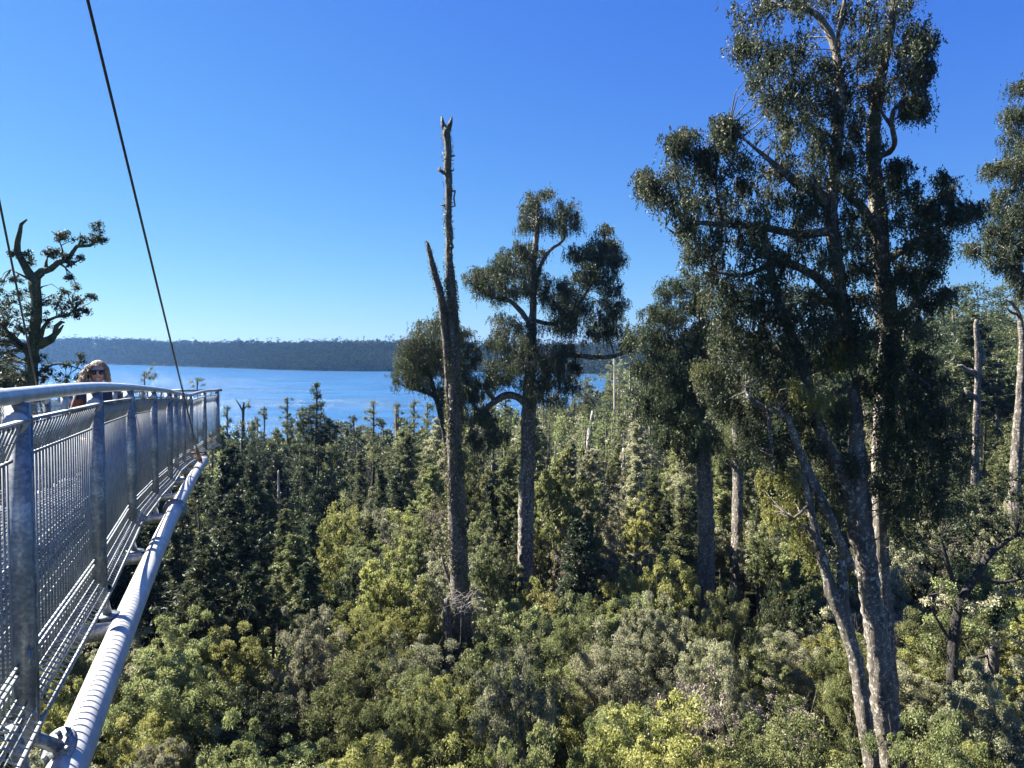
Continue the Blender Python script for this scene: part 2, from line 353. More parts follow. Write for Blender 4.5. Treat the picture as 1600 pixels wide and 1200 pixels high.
# bolted flange and short tube at the first post
p, u, t = frac(1.0)
mb = MB(); a = p+UP*-1.47; c = p+u*.10+t*.12+UP*-1.60; mb.tube(np.array([a, c]), .03, 14); d = (c-a)/np.linalg.norm(c-a)
disc(mb, c, d, .085, .02, 24)
e1 = np.cross(d, UP); e1 /= np.linalg.norm(e1); e2 = np.cross(d, e1)
for q in range(6):
    an = q*math.pi/3; bb = c+(e1*math.cos(an)+e2*math.sin(an))*.062; disc(mb, bb-d*.014, d, .012, .02, 6)
wpart(mb, 'bolted_flange', 'galvanised', post1)
for off in (-.35, -.8, -1.25):
    pp = RP+outw*off+UP*-1.50; mb = MB()
    for a_, c_ in zip(pp[:-1], pp[1:]): mb.bar(a_, c_, .05, .12)
    wpart(mb, 'deck_beam', 'galvanised')

# stay cables
def cable(name, A, B, r, label, fit):
    A = np.asarray(A); B = np.asarray(B); root = empty(name, tuple(A), label, 'cable', 'stay cables holding the walkway')
    d = (B-A)/np.linalg.norm(B-A); mb = MB(); mb.tube(np.array([d*.55, (B-A)]), r, 10); mb.build('cable', 'cable_steel', root, True)
    mb = MB(); mb.tube(np.array([d*.1, d*.62]), .035, 12); mb.tube(np.array([d*.5, d*.72]), .022, 12); x = np.array([1., .2, 0]); x /= np.linalg.norm(x)
    mb.bar(-UP*.05, d*.2, .09, .02, up=x); mb.bar(-UP*.05+x*.04, d*.2+x*.04, .09, .012, up=x)
    if fit: mb.tube(np.array([d*.52-x*.12, d*.52+x*.16]), .014, 8); mb.tube(np.array([d*.47-x*.10, d*.47+x*.02]), .02, 8)
    mb.build('turnbuckle', 'rust', root, True)
p, u, t = frac(7.6); A = on_pipe(p)+UP*.09
B = P(137, 0, 6.5); B = B+(B-A)*.6
cable('stay_cable', A, B, .014, 'dark steel stay cable rising from the outer pipe to the top edge of the photo', True)
p, u, t = frac(6.0); A = p-u*(WID+.2)+UP*(PIPE_Z+.09)
B = P(0, 320, 8.0); B = B+(B-A)*.8
cable('stay_cable', A, B, .012, 'dark steel stay cable crossing the left edge in front of the gnarled tree', False)

# ------------------------------------------------------------------ person
def skin_mesh(name, verts, edges, radii, mat, lv=2, root=0):
    me = bpy.data.meshes.new(name); me.from_pydata(verts, edges, []); me.materials.append(MATS[mat])
    o = bpy.data.objects.new(name, me); COL.objects.link(o)
    sk = o.modifiers.new('s', 'SKIN'); sk.use_smooth_shade = True
    su = o.modifiers.new('u', 'SUBSURF'); su.levels = lv; su.render_levels = lv
    for k, r in enumerate(radii):
        v = me.skin_vertices[0].data[k]; v.radius = (r if isinstance(r, tuple) else (r, r)); v.use_root = (k == root)
    dg = bpy.context.evaluated_depsgraph_get(); ev = bpy.data.meshes.new_from_object(o.evaluated_get(dg))
    bpy.data.objects.remove(o); ev.name = name
    if not ev.materials: ev.materials.append(MATS[mat])
    ev.polygons.foreach_set('use_smooth', np.ones(len(ev.polygons), bool))
    return ev
def build_person():
    p, u, t = frac(3.35)
    loc = Vector((-4.385, 8.0, p[2]+DZ+.015))
    root = empty('person', loc, 'smiling person with long curly hair, dark sunglasses and navy jacket behind the handrail', 'person')
    root.rotation_euler = (0, 0, R(-2)+math.atan2(-4.42, 8.0)*-1+0)
    H = 1.56
    # local frame: -Y faces the camera
    V = [(0, 0, .90), (0, .01, 1.05), (0, .0, 1.22), (0, -.005, 1.33), (0, -.01, 1.40), (0, -.015, 1.45)]
    Rr = [(.15, .105), (.125, .09), (.15, .10), (.11, .075), (.048, .05), (.05, .052)]
    E = [(0, 1), (1, 2), (2, 3), (3, 4), (4, 5)]
    def add(chain, start):
        pr = start
        for v, r in chain: V.append(v); Rr.append(r); E.append((pr, len(V)-1)); pr = len(V)-1
        return pr
    wrists = []
    for s in (-1, 1):
        add([((s*.09, 0, .82), .092), ((s*.10, -.01, .66), .078), ((s*.105, -.02, .46), .055), ((s*.105, .01, .30), .056), ((s*.105, .03, .10), .036), ((s*.11, 0, .05), (.04, .035)), ((s*.12, -.12, .035), (.038, .026)), ((s*.12, -.17, .03), (.03, .02))], 0)
        w = add([((s*.155, 0, 1.30), .055), ((s*.20, .01, 1.20), .045), ((s*.225, .02, 1.04), .038), ((s*.20, -.07, .92), .034), ((s*.15, -.17, .86), .024)], 3)
        hx, hy, hz = s*.13, -.21, .84
        pm = add([((hx, hy, hz), (.034, .016))], w)
        for fi in range(4):
            o_ = (fi-1.5)*.019; l = (.065, .075, .07, .055)[fi]
            add([((hx+s*-.01, hy-.03, hz+o_), .009), ((hx-s*.02, hy-.03-l*.5, hz+o_), .0085), ((hx-s*.045, hy-.03-l*.75, hz+o_-.006), .007)], pm)
        add([((hx-s*.01, hy+.0, hz+.035), .011), ((hx-s*.03, hy-.03, hz+.05), .009)], pm)
    body = link('body', skin_mesh('body', V, E, Rr, 'skin', 2), root)
    # head joined into the body mesh
    import bmesh
    bm = bmesh.new(); bm.from_mesh(body.data)
    g = bmesh.ops.create_uvsphere(bm, u_segments=32, v_segments=24, radius=1)
    hc = Vector((0, -.03, H-.02))
    for v in g['verts']:
        x_, y_, z_ = v.co
        wdt = .074*(1-.22*max(0, -z_)**1.2); v.co = Vector((x_*wdt, y_*.094*(1-.1*max(0, -z_)), z_*.115))
        if y_ < 0:
            n_ = math.exp(-((x_/.16)**2+((z_+.12)/.2)**2)); v.co.y -= .022*n_
            ch = math.exp(-((x_/.35)**2+((z_+.85)/.25)**2)); v.co.y -= .016*ch
            for s in (-1, 1):
                e_ = math.exp(-(((x_-s*.42)/.2)**2+((z_-.05)/.14)**2)); v.co.y += .010*e_
                cb = math.exp(-(((x_-s*.5)/.22)**2+((z_+.25)/.2)**2)); v.co.y -= .006*cb
        v.co += hc
    for s in (-1, 1):
        e = bmesh.ops.create_uvsphere(bm, u_segments=10, v_segments=8, radius=1)
        for v in e['verts']: v.co = Vector((v.co.x*.012+s*.075, v.co.y*.018-.02, v.co.z*.03+H-.025))
    for f in bm.faces: f.smooth = True; f.material_index = 0
    bm.to_mesh(body.data); bm.free()
    # mouth
    mb = MB(); arc = [(x_, -.127-.0+abs(x_)*.35, H-.083+x_*x_*9) for x_ in np.linspace(-.026, .026, 9)]
    mb.tube(np.array(arc), .0085, 8); mb.build('lips', 'lips', root, True)
    mb = MB(); mb.tube(np.array([(x_, -.134+abs(x_)*.35, H-.081+x_*x_*9) for x_ in np.linspace(-.019, .019, 9)]), .0052, 8); mb.build('teeth', 'teeth', root, True)
    # sunglasses
    mb = MB()
    for s in (-1, 1):
        c = np.array((s*.033, -.128, H-.012)); mb.tube(np.array([c-np.array((0, .003, 0)), c+np.array((s*.002, .004, 0))]), .0265, 18)
        mb.bar((s*.058, -.124, H-.003), (s*.076, -.02, H-.003), .004, .008)
    mb.bar((-.06, -.131, H+.008), (.06, -.131, H+.008), .004, .009)
    mb.build('sunglasses', 'lens', root)
    # curly hair: many small coils around the head
    t_ = Tubes()
    for k in range(620):
        a_ = random.uniform(0, 2*math.pi); e_ = random.uniform(-.1, 1) ; zz = e_
        d_ = np.array((math.cos(a_)*math.sqrt(max(0, 1-zz*zz)), math.sin(a_)*math.sqrt(max(0, 1-zz*zz)), zz))
        if d_[1] < -.45 and zz < .62 and abs(d_[0]) < .72: continue
        st = np.array((0, -.015, H-.005))+d_*np.array((.072, .088, .105))
        L_ = (random.uniform(.14, .30) if d_[0] < .1 else random.uniform(.10, .2)) if zz < .6 else random.uniform(.05, .11)
        bias = np.array((-.35 if d_[0] < 0 else .02, .1, 0))
        nst = 14; pts = []; cur = st.copy(); ph = random.uniform(0, 6); tw = random.uniform(.9, 1.5)
        for q in range(nst):
            f = q/(nst-1); dirn = d_*(1-f)*np.array((.42 if d_[0] > 0 else .6, .6, .5))+np.array((0, 0, -1.2))*min(1, f*1.6)+bias*.5; cur = cur+dirn*L_/nst
            side = np.array((math.cos(ph+q*tw), math.sin(ph+q*tw), .6*math.sin(ph+q*tw*1.3)))
            pts.append(cur+side*.0125)
        t_.add(pts, np.linspace(.0055, .003, nst), 5)
    link('hair', t_.mesh('hair', 'hair'), root)
    # clothing: jacket and trousers follow the body
    V2 = [(0, 0, .80), (0, 0, .90), (0, .01, 1.05), (0, 0, 1.22), (0, -.002, 1.34), (0, -.008, 1.43)]
    R2 = [(.185, .135), (.18, .13), (.16, .118), (.178, .122), (.14, .095), (.088, .085)]; E2 = [(k, k+1) for k in range(5)]
    for s in (-1, 1):
        pr = 4
        for v, r in [((s*.155, 0, 1.315), .078), ((s*.205, .01, 1.20), .064), ((s*.228, .02, 1.04), .056), ((s*.203, -.07, .925), .05), ((s*.165, -.14, .875), .04)]:
            V2.append(v); R2.append(r); E2.append((pr, len(V2)-1)); pr = len(V2)-1
    jm = skin_mesh('jacket', V2, E2, R2, 'jacket_navy', 2); jm.materials.append(MATS['jacket_orange'])
    cx = np.empty(len(jm.polygons)*3); jm.polygons.foreach_get('center', cx); cx = cx.reshape(-1, 3)
    mi = ((np.abs(cx[:, 0]) > .10) & (cx[:, 2] < 1.27) & (cx[:, 2] > .95)).astype(np.int32); jm.polygons.foreach_set('material_index', mi)
    link('jacket', jm, root)
    V3 = [(0, 0, .98), (0, 0, .90)]; R3 = [(.155, .11), (.17, .12)]; E3 = [(0, 1)]
    for s in (-1, 1):
        pr = 1
        for v, r in [((s*.09, 0, .80), .102), ((s*.10, -.01, .66), .09), ((s*.105, -.02, .46), .068), ((s*.105, .01, .30), .068), ((s*.105, .03, .10), .058)]:
            V3.append(v); R3.append(r); E3.append((pr, len(V3)-1)); pr = len(V3)-1
    link('trousers', skin_mesh('trousers', V3, E3, R3, 'trousers', 2), root)
    for s in (-1, 1):
        link('shoe', skin_mesh('shoe', [(s*.11, .05, .05), (s*.113, -.03, .048), (s*.12, -.12, .036), (s*.12, -.18, .032)], [(0, 1), (1, 2), (2, 3)], [(.042, .05), (.045, .048), (.046, .034), (.038, .028)], 'shoe', 2), root)
build_person()
# ------------------------------------------------------------------ foliage prototypes
def crown_from_clumps(C, rad, nleaf, L, W, droop=0., shell=.75, up=.35, tj=.25):
    """C clump centres (n,3), rad (n,), leaves on each clump's shell"""
    n = len(C); k = nleaf; d = unit(n*k); d[:, 2] += up; d /= np.linalg.norm(d, axis=1)[:, None]
    rr = np.repeat(rad, k)*(shell+(1-shell)*RNG.uniform(-1.2, 1.15, n*k))
    c = np.repeat(C, k, 0)+d*rr[:, None]*np.array([1, 1, .8])
    ax = d*.5+unit(n*k)*.9; ax[:, 2] -= droop; ax /= np.linalg.norm(ax, axis=1)[:, None]
    tn = np.clip(np.repeat(RNG.uniform(0, 1, n), k)*.55+RNG.uniform(0, .45, n*k), 0, 1)
    nr_ = d*.8+unit(n*k)*.8
    # leaf plane normal close to nr_: side vector = axis x normal
    return leaf_quads(c, ax, L*RNG.uniform(.6, 1.3, n*k), W*RNG.uniform(.6, 1.3, n*k), tn, nr_)
def proto_broad(h, r, seed, nleaf=170, L=.17, W=.085, lobes=7, nc=120):
    rs = np.random.default_rng(seed)
    # lobes -> clumps
    lc = [(0, 0, h*.72)]; lr = [r*.62]
    for q in range(lobes):
        a = q*2*math.pi/lobes+rs.uniform(-.4, .4); d = r*rs.uniform(.4, .68); lc.append((math.cos(a)*d, math.sin(a)*d, h*rs.uniform(.42, .74))); lr.append(r*rs.uniform(.36, .56))
    lc = np.array(lc); lr = np.array(lr); C = []; S = []
    w = lr**2/np.sum(lr**2)
    for q in range(len(lc)):
        for _ in range(int(nc*1.45*w[q])+4):
            v = rs.normal(size=3); v /= np.linalg.norm(v); v[2] = v[2]*.9+.25
            C.append(lc[q]+v*lr[q]*rs.uniform(.6, 1.28)*np.array([1, 1, 1.15])); S.append(rs.uniform(.14, .44)*r/2.6)
    C = np.array(C); C[:, 2] = np.minimum(C[:, 2], h+rs.uniform(-.3, .9, len(C))); S = np.array(S)
    V, Q, T = crown_from_clumps(C, S*1.15, nleaf, L, W, .1, .55, .5)
    crown = np_mesh('crown', V, Q, ['leaf_olive'], tint=T)
    t = Tubes(); t.add(catmull([(0, 0, -.5), (.1, .05, h*.3), (-.05, .1, h*.62)], .4), np.linspace(.13, .07, len(catmull([(0, 0, -.5), (.1, .05, h*.3), (-.05, .1, h*.62)], .4)))*r/2.6, 8, .08)
    for q in range(1, len(lc)):
        pp = catmull([(.05, .05, h*.28+.02*q), tuple(lc[q]*.55+np.array([0, 0, h*.2])), tuple(lc[q])], .4); t.add(pp, np.linspace(.07, .02, len(pp)), 6, .08)
    for q in rs.choice(len(C), 34, replace=False):
        a = lc[np.argmin(np.linalg.norm(lc-C[q], axis=1))]; e = C[q]+(C[q]-a)*.5; t.add([a, (a+C[q])/2+rs.normal(size=3)*.1, e], [.022, .015, .006], 4)
    for q in rs.choice(len(C), 9, replace=False):
        a = lc[0]*.8; d = C[q]-a; d /= np.linalg.norm(d)+1e-6; d[2] = abs(d[2])*.8+.15; e = C[q]+d*rs.uniform(.5, 1.3); sd_ = rs.normal(size=3)*.25
        t.add([C[q]-d*.6, C[q]+sd_*.4, e], [.02, .014, .006], 4); t.add([C[q]+d*.2, C[q]+d*.5+sd_], [.01, .005], 4)
    return crown, t.mesh('trunk', 'bark_brown')
def proto_conifer(h, r, seed, nleaf=80, L=.26, W=.075, nb=170, bare=.28, droop=.5):
    rs = np.random.default_rng(seed); C = []; S = []; t = Tubes()
    tr = catmull([(0, 0, -.5), (rs.uniform(-.1, .1), 0, h*.5), (0, 0, h*.99)], .6); t.add(tr, np.linspace(h*.0135, .02, len(tr)), 8, .06)
    for q in range(nb):
        f = rs.uniform(bare, .98)**.85; z = h*f; env = r*(1-((f-bare)/(1-bare)))**.85*(.35+.65*rs.uniform()) if f > bare else .3
        env *= (1+.35*math.sin(q*1.7+seed)); env = max(env, .15)
        a = rs.uniform(0, 6.283); d = np.array([math.cos(a), math.sin(a), rs.uniform(-.15, .3)])
        e = np.array([0, 0, z])+d*env; t.add([(0, 0, z-.1), tuple(e)], [.03, .01], 4)
        m_ = 1+int(env/.55)
        for w in range(m_):
            g = (w+1)/m_; C.append(np.array([0, 0, z+.25*env*g])+d*env*g+rs.normal(size=3)*.12); S.append(rs.uniform(.16, .40)*(1.15-.5*f))
    V, Q, T = crown_from_clumps(np.array(C), np.array(S)*1.15, nleaf, L, W, -droop*.6, .45, .15)
    return np_mesh('crown', V, Q, ['leaf_conifer'], tint=T), t.mesh('trunk', 'bark_brown')
BROAD = [proto_broad(8, 2.7, 3), proto_broad(7, 2.9, 5, lobes=9), proto_broad(8.6, 2.4, 8, lobes=6), proto_broad(7.4, 3.2, 12, lobes=10, nc=150), proto_broad(6.5, 2.2, 15, lobes=5)]
FINE = [proto_broad(8, 2.7, 23, 380, .12, .055), proto_broad(7, 3.0, 25, 380, .12, .05, 9), proto_broad(8.4, 2.5, 28, 380, .11, .06, 6), proto_broad(8.2, 2.2, 41, 330, .16, .04, 5), proto_broad(7.6, 2.8, 44, 400, .10, .05, 11)]
SPARSE = [proto_broad(7.5, 2.4, 33, 60, .16, .05, 7, 90)]
CONI = [proto_conifer(12, 1.7, 1), proto_conifer(12, 1.35, 2, nb=190), proto_conifer(12, 2.0, 3, nb=150, bare=.35), proto_conifer(12, 1.5, 4, nb=200, bare=.15), proto_conifer(12, 1.1, 6, nb=130, bare=.4), proto_conifer(12, 2.5, 7, nb=120, bare=.5, nleaf=60), proto_conifer(12, 2.3, 9, nb=150, bare=.3), proto_conifer(12, 1.9, 10, nb=90, bare=.55, nleaf=60)]
def zone(x, Y, h):
    y_ = 552+(CAMZ-h)*F/Y
    for lim, s in ((690, 'in the farthest rows'), (750, 'far back in the forest'), (810, 'halfway back'), (870, 'beyond the near canopy'), (940, 'at the near canopy back'),
                   (1020, 'in the near canopy'), (1110, 'low in the foreground'), (9999, 'at the bottom edge')):
        if y_ < lim: return s
def csize(h, pr): return ('tall' if h > 10.5 else ('short' if h < 8 else 'middling'))+(' slender' if pr in CONI[:5] else ' full')
def landmark(px):
    for lim, s in ((170, 'below the railing'), (330, 'beside the walkway pipe'), (430, 'right of the pipe'), (560, 'below the dark pointed tree'), (640, 'below the twin snag'), (715, 'at the bare ivied trunk'), (780, 'right of the ivied trunk'),
                   (860, 'below the tall middle tree'), (960, 'right of the middle tree'), (1070, 'left of the drooping tree'), (1160, 'by the straight bare trunks'), (1290, 'left of the forked tree'), (1420, 'behind the forked tree'), (5000, 'near the right edge')):
        if px < lim: return s
COLW = {'leaf_yellow': 'yellow green', 'leaf_olive': 'olive green', 'leaf_grey': 'grey green', 'leaf_dark': 'dark green', 'leaf_conifer': 'dull green', 'leaf_dry': 'dry brown'}
def place(name, proto, x, y, s, sz, leaf, label, cat, group, z=None):
    z = float(ground_z(x, y)) if z is None else z
    root = empty(name, (x, y, z), label, cat, group); root.rotation_euler = (0, 0, random.uniform(0, 6.283)); root.scale = (s, s, sz); root.rotation_euler.x = random.gauss(0, .045); root.rotation_euler.y = random.gauss(0, .045)
    c = link('crown', proto[0], root)
    if leaf != proto[0].materials[0].name:
        c.material_slots[0].link = 'OBJECT'; c.material_slots[0].material = MATS[leaf]
    tk = link('trunk', proto[1], root)
    if name == 'conifer_tree' and random.random() < .3:
        tk.material_slots[0].link = 'OBJECT'; tk.material_slots[0].material = MATS['wood_bleached' if random.random() < .5 else 'bark_lichen']
    return root
HERO_XY = [(P(1150, 0, 56)[0], 56, 2.2), (P(1150, 0, 46)[0], 46, 1.8), (P(1150, 0, 42)[0], 42, 1.4), (P(1155, 0, 51)[0], 51, 1.8), (P(1148, 0, 58)[0], 58, 1.6), (P(1148, 0, 54)[0], 54, 1.4), (P(1148, 0, 50)[0], 50, 1.3), (P(1103, 0, 46)[0], 46, 1.2), (P(1103, 0, 43)[0], 43, 1.0), (P(718, 0, 40)[0], 40, 1.3), (P(718, 0, 37.5)[0], 37.5, 1.1), (P(718, 0, 35)[0], 35, 1.0), (P(490, 0, 72)[0], 72, 5), (P(490, 0, 62)[0], 62, 3), (P(720, 0, 43)[0], 43, 1.6), (P(822, 0, 55)[0], 55, 1.5), (P(1103, 0, 50)[0], 50, 1.4), (P(1148, 0, 62)[0], 62, 1.2), (P(1395, 0, 30)[0], 30, 2.0), (P(1360, 0, 30)[0], 30, 1.2), (P(700, 0, 43)[0], 43, 1)]
pts = []
def try_pt(x, y, sp):
    for (a, b_, s_) in HERO_XY:
        if (a-x)**2+(b_-y)**2 < (s_+sp*.4)**2: return False
    for (a, b_, s_) in pts[-1400:]:
        if abs(a-x) < 8 and (a-x)**2+(b_-y)**2 < ((s_+sp)/2)**2: return False
    return True
rs = random.Random(5)
# near broadleaved canopy
near = []
for _ in range(14000):
    Y = rs.uniform(14, 66); px = rs.uniform(-300, 1720); x = (px-800)/F*Y
    if rs.random() > Y/66: continue
    sp = 2.75
    if px < 560 and Y > 44: sp = 3.6
    if try_pt(x, Y, sp): pts.append((x, Y, sp)); near.append((Y, x, px))
near.sort()
for (Y, x, px) in near:
    shade_zone = px < 530 and Y > 38  # shaded hollow: its shade is put into the choice of darker leaves
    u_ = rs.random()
    if shade_zone and rs.random() < .75: 
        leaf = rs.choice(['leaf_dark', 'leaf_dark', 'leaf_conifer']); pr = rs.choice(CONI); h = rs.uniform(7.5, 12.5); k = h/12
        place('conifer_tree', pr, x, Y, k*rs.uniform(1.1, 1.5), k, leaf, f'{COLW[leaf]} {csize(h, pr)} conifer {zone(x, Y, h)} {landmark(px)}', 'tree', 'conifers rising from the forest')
        continue
    if Y > 46 and rs.random() < .3:
        leaf = rs.choice(['leaf_conifer', 'leaf_olive', 'leaf_dark']); h = rs.uniform(7, 11)
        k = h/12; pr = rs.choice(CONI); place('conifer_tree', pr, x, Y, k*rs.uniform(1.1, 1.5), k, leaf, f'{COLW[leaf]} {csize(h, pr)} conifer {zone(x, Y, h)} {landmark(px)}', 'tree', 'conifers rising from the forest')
        continue
    if u_ < .36: leaf = 'leaf_olive'
    elif u_ < .60: leaf = 'leaf_grey'
    elif u_ < .82: leaf = 'leaf_yellow'
    elif u_ < .94: leaf = 'leaf_conifer'
    else: leaf = 'leaf_dark'
    pr = rs.choice(FINE if Y < 40 else BROAD); s = rs.uniform(.6, 1.0); sz = rs.uniform(.82, 1.28)
    shape = 'tall bushy tree' if sz > 1.12 else ('round tree' if s > .8 else 'small tree')
    if rs.random() < .06: pr = SPARSE[0]; leaf = 'leaf_dry'; shape = 'thin twiggy tree'
    place('broadleaf_tree', pr, x, Y, s, sz, leaf, f'{COLW[leaf]} {shape} {zone(x, Y, 8)} {landmark(px)}', 'tree', 'broadleaved trees of the near canopy')
# tall trees added past the left edge to cast shade into the hollow
TALL = proto_broad(25, 6.0, 77, 330, .30, .14, 9, 300)
for k_, (px, Y, s_) in enumerate(((-60, 52, 1.0), (-150, 61, 1.1), (-70, 72, 1.0), (-230, 48, 1.05), (-160, 84, 1.1), (-330, 66, 1.15))):
    place('broadleaf_tree', TALL, (px-800)/F*Y, Y, s_*rs.uniform(.85, 1), s_*.95, 'leaf_dark', 'tall dark tree added for shade outside left edge, number of trees beyond the gnarled tree'.replace(', number of trees', ''), 'tree', 'tall trees added for shade outside the left edge')
# mid forest
mid = []
for _ in range(26000):
    Y = rs.uniform(58, 420)**1; px = rs.uniform(-150, 1720); x = (px-800)/F*Y
    if Y > 150 and rs.random() < .0: continue
    ns = np.interp(px, *NEAR)
    if Y > ns-5: continue
    sp = 3.6 if Y < 110 else (4.4 if Y < 200 else 6.5)
    if len(mid) > 2600: break
    if try_pt(x, Y, sp): pts.append((x, Y, sp)); mid.append((Y, x, px))
mid.sort(); nconi = sum(1 for o in COL.objects if o.name.startswith('conifer_tree')); budget = 296-nconi; stuff = []
for (Y, x, px) in mid:
    shore = np.interp(px, *NEAR)-Y
    # keep the lake view: low scrub close to the shore on the left, taller trees right
    if px < 700: h = rs.uniform(6, 11) if Y < 110 else rs.uniform(4, 8)
    else: h = rs.uniform(8.5, 13.5)
    if px > 1180: h = rs.uniform(10, 17)
    if px > 1380: h = rs.uniform(13, 21) if Y > 92 else rs.uniform(8, 12)
    if rs.random() < (.3 if 560 < px < 1100 and Y > 95 else .16): h *= rs.uniform(1.2, 1.7)
    elif rs.random() < .3: h *= rs.uniform(.6, .85)
    if shore < 25 and px < 950: h *= rs.uniform(.4, .75)
    if px < 950 and rs.random() < .88:      # the lake shows over the far canopy
        h = min(h, max(2.5, CAMZ-(112 if px < 700 else 92)*Y/F*rs.uniform(.95, 1.2)))
    leaf = rs.choices(['leaf_conifer', 'leaf_dark', 'leaf_olive', 'leaf_grey', 'leaf_dry'], [.1, .75, .1, .05, 0] if px < 560 and Y < 100 else [.3, .6, .08, .02, 0] if px > 1180 else [.45, .07, .28, .13, .07] if px > 600 else [.5, .28, .14, .06, .02])[0]  # left hollow's shade is painted in by mostly dark leaves
    if budget > 0 and Y < 120:
        budget -= 1
        if (px > 1330 and rs.random() < .6) or rs.random() < .12:
            k = h*rs.uniform(.75, 1)/8; place('conifer_tree', rs.choice(BROAD), x, Y, k*(.85 if px > 1330 else .62), k, leaf, f'{COLW[leaf]} broad tree {zone(x, Y, h)} {landmark(px)}', 'tree', 'conifers rising from the forest')
        else:
            k = h/12; pr = rs.choice(CONI); place('conifer_tree', pr, x, Y, k*rs.uniform(1.0, 1.45), k, leaf if leaf != 'leaf_dry' else 'leaf_grey', f'{COLW[leaf if leaf != "leaf_dry" else "leaf_grey"]} {csize(h, pr)} conifer {zone(x, Y, h)} {landmark(px)}', 'tree', 'conifers rising from the forest')
    else: stuff.append((x, Y, h, leaf, px))
# ferns and low growth on the forest floor
uc = []
for _ in range(5200):
    Y = rs.uniform(12, 130)**1; px = rs.uniform(-300, 1750); uc.append(((px-800)/F*Y, Y))
uc = np.array(uc); uz = ground_z(uc[:, 0], uc[:, 1]); C = np.stack([uc[:, 0], uc[:, 1], uz+RNG.uniform(.1, 1.3, len(uz))], 1)
V, Q, T = crown_from_clumps(C, RNG.uniform(.5, 1.3, len(C)), 46, .34, .12, 0, .6, .5)
tag(link('undergrowth', np_mesh('undergrowth', V, Q, ['leaf_olive'], tint=T)), 'low ferns and shrubs covering the shaded forest floor', 'undergrowth', kind='stuff')
# the rest of the forest as one mass
SM = ['leaf_conifer', 'leaf_dark', 'leaf_olive', 'leaf_grey', 'leaf_dry', 'bark_brown', 'wood_bleached']
Vs, Qs, Ts, Ms = [], [], [], []; nv = 0
tb = Tubes()
for (x, y, h, leaf, px) in stuff:
    z0 = float(ground_z(x, y)); r = h*rs.uniform(.09, .17)+.25; k = 26 if y < 200 else 14; nl = 34 if y < 160 else 22; k = int(k*(2.4 if px > 1180 else 1)); r = min(r, 2.6)
    f = RNG.uniform(.12, 1, k); env = r*(1-f**2*.8)*RNG.uniform(.5, 1.1, k); a = RNG.uniform(0, 6.283, k)
    if px > 1300 or (leaf in ('leaf_grey', 'leaf_dry')): env = env*1.5; f = .35+.6*f
    if rs.random() < .22 or px > 1330: f = .45+.55*RNG.uniform(0, 1, k)**.8; env = r*1.5*np.sqrt(np.clip(1-((f-.7)/.34)**2, .1, 1))*RNG.uniform(.4, 1.1, k)
    C = np.stack([x+np.cos(a)*env, y+np.sin(a)*env, z0+h*f], 1)
    sz = max(.3, .0042*y*.55)
    V, Q, T = crown_from_clumps(C, np.full(k, r*.42), nl, sz*1.5, sz*.6, .3, .6, .2)
    Vs.append(V); Qs.append(Q+nv); Ts.append(T); Ms.append(np.full(len(Q), SM.index(leaf))); nv += len(V)
    if rs.random() < (.75 if px < 1180 else .2):
        hh = h*rs.uniform(.8, 1.04); tb.add([(x, y, z0-.3), (x+rs.uniform(-.2, .2), y, z0+hh*.6), (x, y, z0+hh)], [.15+.0006*y, .10+.0005*y, .05], 5)
tv = np.vstack(tb.V); tq = np.vstack(tb.Q)+nv
Vs.append(tv); Qs.append(tq); Ts.append(np.zeros(len(tv))); Ms.append(np.where(RNG.uniform(size=len(tq)//1) < .25, 6, 5))
me = np_mesh('distant_forest', np.vstack(Vs), np.vstack(Qs), SM, tint=np.concatenate(Ts), matidx=np.concatenate(Ms))
tag(link('distant_forest', me), 'dense mass of slim green forest trees stretching back to the lake shore', 'forest', kind='stuff')
# forest on the far shore
Vs, Qs, Ts = [], [], []; nv = 0; Cn = []; Sn = []
for _ in range(15000):
    px = rs.uniform(-300, 1400) if rs.random() < .93 else rs.uniform(-600, 1900); fs = float(np.interp(px, *FAR)); Y = fs-6+rs.random()**1.25*230; x = (px-800)/F*Y
    if px > 1060 and Y < 650: continue
    z = float(ground_z(x, Y))
    if z < .1: continue
    h = rs.uniform(9, 16)+2.5*float(hnoise(x, Y, .02, 3))
    if rs.random() < .08: h *= rs.uniform(1.15, 1.5)
    r = rs.uniform(3, 5.5)
    m_ = 8
    for q in range(m_):
        a = rs.uniform(0, 6.28); d = r*rs.uniform(.1, .9); Cn.append((x+math.cos(a)*d, Y+math.sin(a)*d, z+h*rs.uniform(.12, 1)-d*.25)); Sn.append(rs.uniform(1.3, 2.4))
V, Q, T = crown_from_clumps(np.array(Cn), np.array(Sn), 10, 1.7, 1.0, .1, .7, .4)
tag(link('far_shore_forest', np_mesh('far_shore_forest', V, Q, ['leaf_far'], tint=T)), 'dark forested hillside along the opposite shore of the lake', 'forest', kind='stuff')

